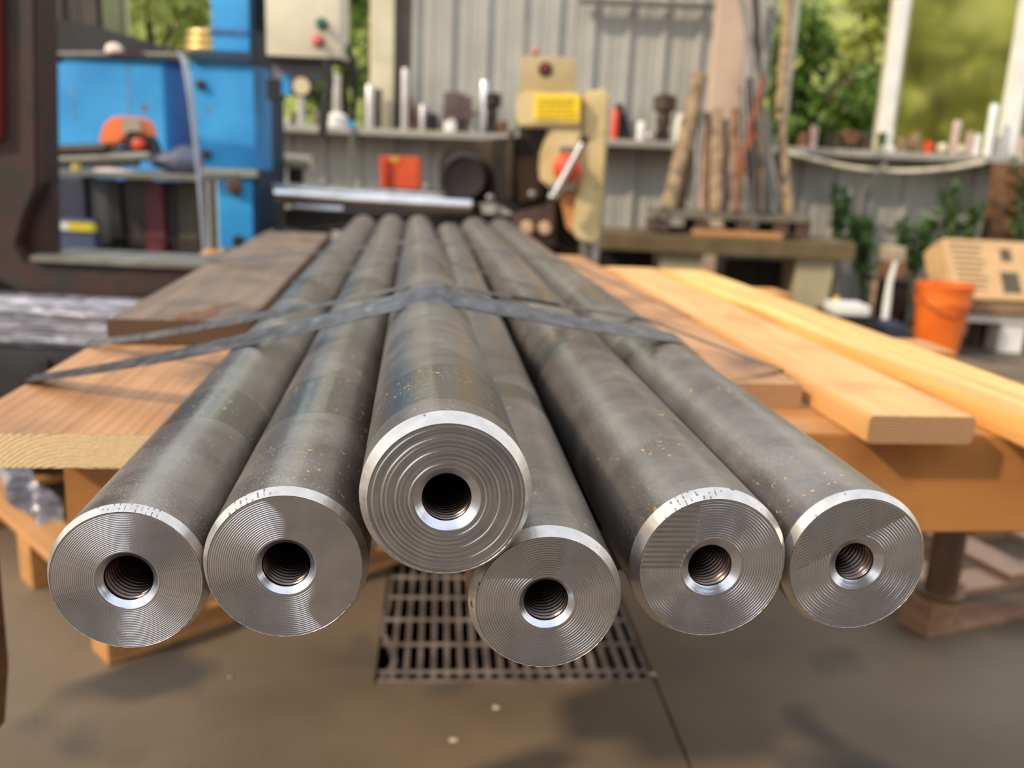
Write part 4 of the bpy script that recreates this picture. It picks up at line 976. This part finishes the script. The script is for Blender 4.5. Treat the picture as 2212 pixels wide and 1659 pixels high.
items = [(606, 225, 262, 26, m_white, 'stem', 'small white footed holder at the left end of the sill'),
 (634, 240, 264, 12, m_purple, 'rod', 'short dull rod between the two leftmost pale holders'),
 (651, 212, 264, 16, m_pale, 'rod', 'pale grey rod below the pressure gauge'),
 (690, 238, 266, 18, m_purple, 'can', 'squat dull can beside the hanging hose'),
 (728, 160, 256, 26, m_pale, 'stem', 'tall pale spindle with white round base by the green window'),
 (799, 182, 270, 18, m_pale, 'rod', 'upright pale round bar left of the cream wall post'),
 (817, 192, 270, 14, m_dark, 'rod', 'dark upright bar in front of the cream wall post'),
 (874, 148, 270, 15, m_pale, 'rod', 'thin pale rod right of the cream wall post'),
 (890, 200, 272, 28, m_rust, 'wedge', 'rusty brown wedge leaning behind the thin pale rod'),
 (913, 226, 273, 13, m_pale, 'rod', 'short pale rod right of the rusty wedge'),
 (932, 246, 274, 26, m_dark, 'can', 'squat black can left of the small vise'),
 (988, 200, 276, 56, m_purple, 'vise', 'small purple-brown vise standing on the sill'),
 (976, 252, 284, 34, m_white, 'can', 'white cup in front of the small vise'),
 (1020, 248, 282, 15, m_pale, 'rod', 'short pale peg right of the white cup'),
 (1043, 174, 280, 18, m_chrome, 'rod', 'shining upright steel rod right of the vise'),
 (1062, 200, 280, 34, m_dark, 'gear', 'dark casting behind the shining steel rod'),
 (1085, 262, 284, 22, m_rust, 'can', 'small rusty can left of the beige machine'),
 (1326, 236, 300, 14, m_red, 'rod', 'red upright handle just right of the beige machine'),
 (1345, 225, 300, 40, m_dark, 'wedge', 'dark sloping motor housing right of the beige machine'),
 (1384, 262, 300, 20, m_white, 'can', 'white jar among small parts right of the dark housing'),
 (1402, 272, 302, 18, m_pale, 'ball', 'round pale lump between jar and brown casting'),
 (1430, 204, 302, 46, m_brown, 'gear', 'tall brown lantern-shaped casting on the sill'),
 (1467, 246, 305, 26, m_white, 'can', 'white cup left of the leaning timber'),
 (1735, 285, 318, 22, m_rust, 'can', 'rusty can at the left end of the right-hand sill'),
 (1755, 272, 318, 15, m_pot, 'rod', 'short orange-pink rod on the right-hand sill'),
 (1800, 290, 320, 30, m_brown, 'can', 'brown tin in the clutter left of the white post'),
 (1832, 282, 320, 26, m_rust, 'vise', 'rusty clamp in the clutter left of the white post'),
 (1864, 286, 322, 24, m_brown, 'can', 'small brown pot nearest the white post on its left'),
 (1918, 280, 325, 19, m_white, 'stem', 'white turned foot at the bottom of the white post'),
 (1950, 298, 326, 24, m_tan, 'can', 'tan tin right of the white post'),
 (1980, 286, 327, 26, m_tan, 'wedge', 'tan wedge right of the tan tin'),
 (2005, 306, 328, 17, m_red, 'can', 'small dark red lid on the right-hand sill'),
 (2034, 306, 330, 22, m_cream, 'ball', 'cream ball right of the red lid'),
 (2058, 260, 332, 16, m_pot, 'rod', 'pink and white rod between two cream balls'),
 (2072, 308, 332, 20, m_cream, 'ball', 'cream ball right of the pink rod'),
 (2090, 284, 333, 14, m_pot, 'rod', 'dull pink peg left of the two white rods'),
 (2106, 290, 335, 15, m_white, 'rod', 'short white rod left of the tallest white rod'),
 (2131, 224, 336, 16, m_white, 'rod', 'tallest white rod on the right-hand sill'),
 (2151, 292, 338, 18, m_chrome, 'rod', 'short shining rod right of the tallest white rod'),
 (2203, 296, 340, 13, m_pot, 'rod', 'pink peg at the right frame edge')]
nm_ = {'rod': ('metal_rod', 'rod'), 'stem': ('spindle', 'spindle'), 'ball': ('round_ball', 'ball'), 'can': ('small_can', 'can'), 'wedge': ('metal_wedge', 'wedge'), 'vise': ('small_vise', 'vise'), 'gear': ('casting', 'machine part')}
for (px, y0, y1, w, m, kd, lab) in items: vial(lab, px, y0, y1, w, m, kd, name=nm_[kd][0], cat=nm_[kd][1], Y=6.80 if kd != 'wedge' else 6.88)
cable('sagging cream hose strip slung below the right-hand sill', [(1700, 330), (1760, 345), (1850, 364), (1960, 370), (2060, 362), (2125, 350)], 6.65, .016, m_cream, 'cream_hose', 'hose')
cable('grey cable dropping from the right-hand sill to the plants', [(1915, 352), (1890, 380), (1862, 425), (1850, 500), (1850, 560)], 6.6, .016, m_greypole, 'grey_cable', 'cable')

# ------------------------------------------------------------------ leaning poles and column
b = bm_new(); x0 = P(1545, 100, 6.55).x; x1 = P(1610, 100, 6.55).x; box(b, x0, x1, 6.55, 6.7, 0, 4.3, bev=.01); o = struct('trim_11', b, m_pink)
poles = [(1512, 165, 1442, 455, 34, m_tan, 5.9, 'thick brown timber leaning leftmost of the pole stack'),
 (1496, 210, 1470, 455, 16, m_rust, 6.0, 'rust brown strip behind the leftmost timber'),
 (1512, 240, 1500, 458, 15, m_greypole, 5.85, 'grey-brown pole right of the leftmost timber'),
 (1530, 245, 1525, 458, 13, m_rust, 5.9, 'thin rusty pole before the pinkish column'),
 (1549, 236, 1549, 460, 20, m_tan, 5.8, 'pale tan pole with blunt top before the pinkish column'),
 (1570, 260, 1566, 460, 12, m_dark, 5.95, 'thin dark pole between pale tan and reddish poles'),
 (1588, 238, 1592, 460, 20, m_rust, 5.8, 'reddish brown pole right of the pale tan pole'),
 (1600, 190, 1612, 460, 12, m_greypole, 6.0, 'thin grey pole behind the reddish pole'),
 (1618, 170, 1640, 460, 16, m_dark, 5.9, 'dark pole right of the reddish brown pole'),
 (1596, -40, 1690, 465, 14, m_greypole, 6.05, 'long grey pole crossing rightward down the stack'),
 (1630, -40, 1655, 462, 16, m_dark, 6.1, 'long dark pole beside the crossing grey pole'),
 (1675, -40, 1618, 380, 24, m_greypole, 6.3, 'wide grey-green steel strip leaning left'),
 (1706, -40, 1686, 240, 20, m_tan, 5.95, 'knobbly bark-covered pole, upper length, at right of the stack'),
 (1684, 240, 1704, 468, 22, m_tan, 5.9, 'knobbly pale tan pole, lower length, at right of the stack'),
 (1478, 260, 1458, 457, 14, m_dark, 6.05, 'dark thin pole behind the leftmost timber'),
 (1556, 250, 1552, 460, 9, m_rust, 6.0, 'slim rusty rod just right of the pale tan pole'),
 (1644, 210, 1650, 461, 15, m_brown, 5.75, 'oily brown pole left of the short grey pole'),
 (1655, 250, 1668, 462, 12, m_greypole, 5.8, 'short grey pole before the tan knobbly pole')]
for (x0, y0, x1, y1, w, m, Y, lab) in poles:
    t = thing('leaning_pole', lab, 'pole', P(x1, y1, Y)); b = bm_new()
    n = 7; a, c = P(x0, y0, Y+.25), P(x1, y1, Y-.1); a.z = max(a.z, 0)
    r = w/2/FPX*Y
    tube(b, [a.lerp(c, k/(n-1)) + Vector((random.uniform(-.006, .006), 0, 0)) for k in range(n)], [r*random.uniform(.88, 1.08) for _ in range(n)], 9); sm(kid('pole_body', b, m, t), 60)
t = thing('orange_chain', 'rusty orange chain hanging among the leaning poles', 'chain', P(1640, 180, 5.7))
pts = [(1648, 175), (1640, 205), (1630, 240), (1622, 262), (1616, 285), (1628, 300), (1610, 318), (1600, 340), (1606, 362), (1598, 385)]
for k in range(len(pts)-1):
    for q in range(2):
        p = P(pts[k][0]+(pts[k+1][0]-pts[k][0])*q/2, pts[k][1]+(pts[k+1][1]-pts[k][1])*q/2, 5.7)
        b = bm_new(); R_, r_ = .022, .005
        ring = [p + Vector((R_*.6*cos(2*pi*s/12) if q else 0, 0 if q else R_*.6*cos(2*pi*s/12), R_*1.2*sin(2*pi*s/12))) for s in range(13)]
        tube(b, ring, r_, 6, False); sm(kid('chain_link', b, mat('chain_orange', (150, 70, 36), (176, 88, 48), 9, .7), t))

# bench on the right
YR = 5.6
t = thing('beam_bench', 'long tan-topped bench with broad cream legs behind the pine planks', 'bench', (P(1600, 560, YR).x, YR, 0))
b = bm_new(); pbox(b, 1300, 514, 1850, 552, YR, .55, .01); kid('bench_top', b, mat('bench_tan', (88, 72, 44), (110, 92, 60), 6, .7), t)
zt = P(1580, 550, YR).z
for (xa, xb, xc, xd, lb) in ((1722, 1808, 1735, 1798, 0), (1425, 1520, 1435, 1510, 1)):
    b = bm_new(); a = [P(xa, 552, YR+.05), P(xb, 552, YR+.05)]; x0, x1 = a[0].x, a[1].x
    for nm in (0,):
        vs = []
        for (xx, zz) in ((x0, zt), (x1, zt), (x1-.04, 0), (x0+.04, 0)): vs.append((xx, zz))
        f1 = [b.verts.new((xx, YR+.06, zz)) for xx, zz in vs]; f2 = [b.verts.new((xx, YR+.36, zz)) for xx, zz in vs]
        b.faces.new(f1); b.faces.new(f2[::-1])
        for k in range(4): b.faces.new((f1[k], f2[k], f2[(k+1) % 4], f1[(k+1) % 4]))
    bmesh.ops.recalc_face_normals(b, faces=b.faces); kid('leg', b, mat('leg_cream', (160, 148, 116), (176, 164, 130), 6, .6), t)
t = thing('slatted_pallet', 'dark weathered pallet lying on the right-hand bench', 'pallet', P(1580, 512, YR+.1))
b = bm_new(); pbox(b, 1418, 462, 1752, 476, YR+.05, .42, .004); kid('deck_board', b, mat('weathered_grey', (96, 90, 76), (118, 112, 94), 8, .8), t)
for x in (1432, 1520, 1610, 1690, 1738):
    b = bm_new(); pbox(b, x-18, 477, x+14, 500 if x < 1690 else 511, YR+.06, .4, .003); kid('block', b, mat('block_dark', (74, 54, 44), (90, 68, 56), 9, .8), t)
b = bm_new(); pbox(b, 1418, 500, 1700, 512, YR+.12, .35, .003); kid('bottom_board', b, mat('block_dark', (74, 54, 44)), t)
t = thing('light_batten', 'pale thin batten lying on the front edge of the right-hand bench', 'batten', P(1590, 513, YR+.02)); b = bm_new(); pbox(b, 1496, 500, 1692, 513, YR+.01, .045, .003); kid('batten_body', b, w_pal, t)
t = thing('dark_cabinet', 'dark cupboard standing beneath the right-hand bench', 'cabinet', (P(1620, 600, 6.0).x, 6.1, 0)); b = bm_new(); pbox(b, 1560, 560, 1712, 700, 6.15, .3, .005); kid('cabinet_body', b, m_black, t)
b = bm_new(); pbox(b, 1640, 562, 1704, 690, 6.135, .015, .003); kid('door', b, m_dark, t)

t = thing('black_locker', 'black low locker below the bench just right of the beige machine', 'cabinet', (P(1365, 620, 6.1).x, 6.2, 0)); b = bm_new(); pbox(b, 1290, 538, 1424, 730, 6.15, .3, .005); kid('locker_body', b, m_black, t)
b = bm_new(); pbox(b, 1356, 545, 1420, 720, 6.135, .015, .003); kid('door', b, m_dark, t)
# ------------------------------------------------------------------ right corner: cardboard box, bucket, plants and bits
t = thing('low_white_bench', 'low white bench under the tilted cardboard box', 'bench', (P(2180, 700, 5.9).x, 5.9, 0))
b = bm_new(); pbox(b, 2076, 664, 2330, 684, 5.75, .5, .006); kid('bench_top', b, mat('bench_brown', (120, 92, 64), (140, 110, 80), 6, .6), t)
b = bm_new(); pbox(b, 2082, 684, 2330, 700, 5.78, .44, .004); kid('apron', b, m_white, t)
for x in (2160, 2300):
    b = bm_new(); xa = P(x, 720, 5.8).x; box(b, xa-.0, xa+.16, 5.8, 6.1, 0, P(x, 699, 5.8).z, bev=.006); kid('leg', b, m_white, t)
for k, (x, lb) in enumerate(((2106, 'left of two dark cans under the white bench'), (2136, 'right of two dark cans under the white bench'))):
    c = PZ(x, 752, 0); c.y = 6.0; c.x = P(x, 720, 6.0).x; t = thing('dark_can', lb, 'can', c); b = bm_new(); lathe(b, [(.042, 0), (.045, .01), (.045, .155), (.04, .16)], c, 'Z', 20); sm(kid('can_body', b, m_dark if k else m_purple, t))
# cardboard box, tilted back
pc = P(2100, 660, 5.9); ang = radians(-24)
t = thing('cardboard_box', 'large tilted cardboard box with dark printing resting above the orange bucket', 'cardboard box', mw=Matrix.Translation((P(2150, 655, 5.85).x, 5.85, P(2150, 664, 5.85).z+.05)) @ Matrix.Rotation(radians(-32), 4, 'X') @ Matrix.Rotation(radians(8), 4, 'Z') @ Matrix.Rotation(radians(-4), 4, 'Y'))
m_card = mat('cardboard', (190, 152, 104), (208, 170, 122), 12, .8, stretch=(8, 1, 1))
b = bm_new(); box(b, -.30, .46, 0, .20, 0, .43, bev=.006); kid('carton', b, m_card, t) if False else link('carton', b, m_card, t)
def pr(x0, x1, z0, z1, nm='printed_mark'):
    q = bm_new(); box(q, x0, x1, -.002, .001, z0, z1); o = link(nm, q, mat('print_ink', (74, 66, 52), (92, 82, 66), 30, .8), t); return o
pr(.10, .18, .28, .37); pr(.07, .20, .05, .20); 
for k in range(9): pr(-.26+.003*k, -.02-.02*(k % 3), .385-.040*k, .396-.040*k, 'printed_line')
b = bm_new(); box(b, -.32, -.30, -.01, .19, .02, .41); link('side_flap', b, m_card, t)
# orange bucket
c = PZ(2022, 746, 0); c = Vector((c.x*.95, c.y*.95, 0)); sc = c.y/FPX; H_ = P(2022, 612, c.y).z
t = thing('orange_bucket', 'orange plastic bucket standing on the floor in front of the cardboard box', 'bucket', c)
b = bm_new(); r0, r1 = 44*sc, 58*sc; wall_ = .006
lathe(b, [(r0, 0), (r0, .005), (r1*.93, H_*.72), (r1*1.0, H_*.73), (r1*.97, H_*.78), (r1*1.0, H_*.84), (r1*.98, H_*.9), (r1*1.03, H_*.94), (r1*1.03, H_), (r1*.97, H_), (r0*.95, .01)], c, 'Z', 36); sm(kid('pail', b, mat('bucket_orange', (214, 96, 20), (232, 116, 34), 6, .45), t), 30)
b = bm_new(); tube(b, [c+Vector((r1*1.02*cos(a_), -r1*1.02*abs(sin(a_)), H_*.9-.14*sin(a_))) for a_ in [pi*k/16 for k in range(17)]], .004, 6); sm(kid('bail_handle', b, m_dark, t))
# assorted things
def simple(name, lab, cat, parts):
    """parts: list of (part name, builder, material)"""
    first = parts[0][3]; t = thing(name, lab, cat, first)
    for (nm, b, m, _) in parts: sm(kid(nm, b, m, t), 40)
    return t
def pb(*a, **k): b = bm_new(); pbox(b, *a, **k); return b
simple('brown_carton', 'small brown carton with pale top behind the plants', 'box', [('carton', pb(1918, 566, 1958, 604, 5.9, .16, .004), m_rust, P(1960, 604, 5.85)), ('lid', pb(1920, 534, 1957, 566, 5.9, .16, .004), mat('lid_tan', (160, 144, 120), (176, 160, 136), 9, .7), 0)])
simple('crate_stack', 'dark storage crate standing behind the bucket', 'crate', [('crate_body', pb(1905, 612, 1958, 748, 5.88, .22, .006), m_dark, (P(1960, 700, 5.78).x, 5.85, 0)), ('crate_rim', pb(1902, 604, 1961, 616, 5.86, .26, .004), m_black, 0)])
simple('white_tray', 'white tray lying on a dark tub right of the cream bench leg', 'tray', [('tray_body', pb(1806, 660, 1880, 682, 5.3, .22, .008), m_white, P(1840, 685, 5.3))])
simple('dark_tub', 'dark tub on the floor carrying the white tray', 'tub', [('tub_body', pb(1800, 684, 1890, 800, 5.3, .3, .01), m_dark, (P(1840, 700, 5.4).x, 5.4, 0)), ('tub_rim', pb(1797, 682, 1893, 692, 5.29, .32, .003), m_black, 0)])
simple('navy_bag', 'dark navy bundle on the floor between tub and bucket', 'bag', [('bag_body', pb(1890, 700, 1962, 790, 5.4, .25, .05), mat('navy_cloth', (34, 38, 58), (44, 48, 70), 9, .8), (P(1920, 700, 5.4).x, 5.5, 0))])
simple('yellow_post', 'thin yellow strip beside the cream bench leg', 'strip', [('strip_body', pb(1795, 640, 1806, 760, 5.5, .02, .002), mat('yellow_paint', (206, 170, 30), (216, 180, 40), 9, .5), (P(1800, 700, 5.5).x, 5.5, 0))])
b = bm_new(); tube(b, [P(1935, 565, 5.6), P(1922, 610, 5.6), P(1916, 655, 5.6), Vector((P(1912, 700, 5.6).x, 5.6, 0))], [.014, .018, .024, .02], 10)
simple('white_ladle', 'white slanted handle standing among the clutter left of the bucket', 'handle', [('handle_body', b, m_white, P(1916, 655, 5.6))])
b = bm_new(); tube(b, [P(1893, 600, 5.7), Vector((P(1872, 740, 5.7).x, 5.7, 0))], .016, 8)
simple('tan_stick', 'tan stick leaning between the tray and the white handle', 'stick', [('stick_body', b, m_tan, P(1880, 690, 5.7))])
for k, (x, lb) in enumerate(((1820, 'left pale conduit against the lower wall'), (1836, 'right pale conduit against the lower wall'))):
    b = bm_new(); c = P(x, 400, 6.85); tube(b, [(c.x, 6.85, 0), (c.x, 6.85, P(x, 405, 6.85).z)], .022, 10)
    simple('wall_conduit', lb, 'conduit', [('conduit_body', b, m_pale, (c.x, 6.85, 0))])
m_pl = leafmat('weed_leaf', (56, 84, 44), (104, 136, 72))
def weed(label, px, py0, pyb, Y, spread, nst):
    c = P(px, pyb, Y); c = Vector((c.x, Y, 0)); t = thing('leafy_weed', label, 'plant', c, group=None)
    top = P(px, py0, Y).z; s = bm_new(); f = bm_new()
    for k in range(nst):
        a = random.uniform(0, 6.28); hx = c.x+cos(a)*spread*random.uniform(.3, 1); hy = Y+sin(a)*.12; h = top*random.uniform(.75, 1)
        pts = [Vector((c.x, Y, 0)).lerp(Vector((hx, hy, h)), q/6) + Vector((0, 0, .1*sin(pi*q/6))) for q in range(7)]
        tube(s, pts, [.009]*3+[.006]*2+[.004]*2, 6)
        for q in range(3, 7):
            for _ in range(7):
                d = rv().normalized(); leaf(f, pts[q]+rv()*.05, random.uniform(.08, .13), (d+Vector((0, -.3, 0))).normalized(), Vector((0, 0, 1)))
    sm(kid('stem', s, mat('weed_stem', (84, 96, 56), (100, 112, 66), 9, .8), t)); o = kid('leaves', f, m_pl, t); o['kind'] = 'stuff'
weed('leafy weed above the cream bench leg', 1880, 480, 600, 6.42, .2, 6)
weed('leafy weed left of the cardboard box', 1965, 455, 600, 6.62, .18, 7)
weed('tallest leafy weed against the grey wall left of the rusty post', 2050, 400, 600, 6.6, .2, 7)
weed('leafy weed beside the rusty post at the right edge', 2195, 330, 560, 6.66, .2, 7)
weed('small weed hanging below the sagging hose', 1800, 370, 600, 6.5, .12, 4)
# bits on the floor
for k, (x, y, lb) in enumerate(((499, 1462, 'tiny shiny metal chip on the floor below the second bar'), (1410, 1458, 'pale chip beside the front right grate corner'), (1072, 1530, 'pale sliver on the floor in front of the grate'), (980, 1600, 'pale leaf scrap on the floor far in front of the grate'))):
    c = PZ(x, y, 0); t = thing('metal_chip' if k == 0 else 'floor_chip', lb, 'chip', c); b = bm_new(); bmesh.ops.create_icosphere(b, subdivisions=2, radius=.005)
    for v in b.verts: v.co = Vector((v.co.x*(1.0+k*.3), v.co.y*1.4, v.co.z*.35+.0018))
    b.transform(Matrix.Translation(c)); sm(kid('chip_body', b, m_chrome if k == 0 else mat('chip_pale', (196, 178, 150), (206, 188, 160), 9, .6), t))
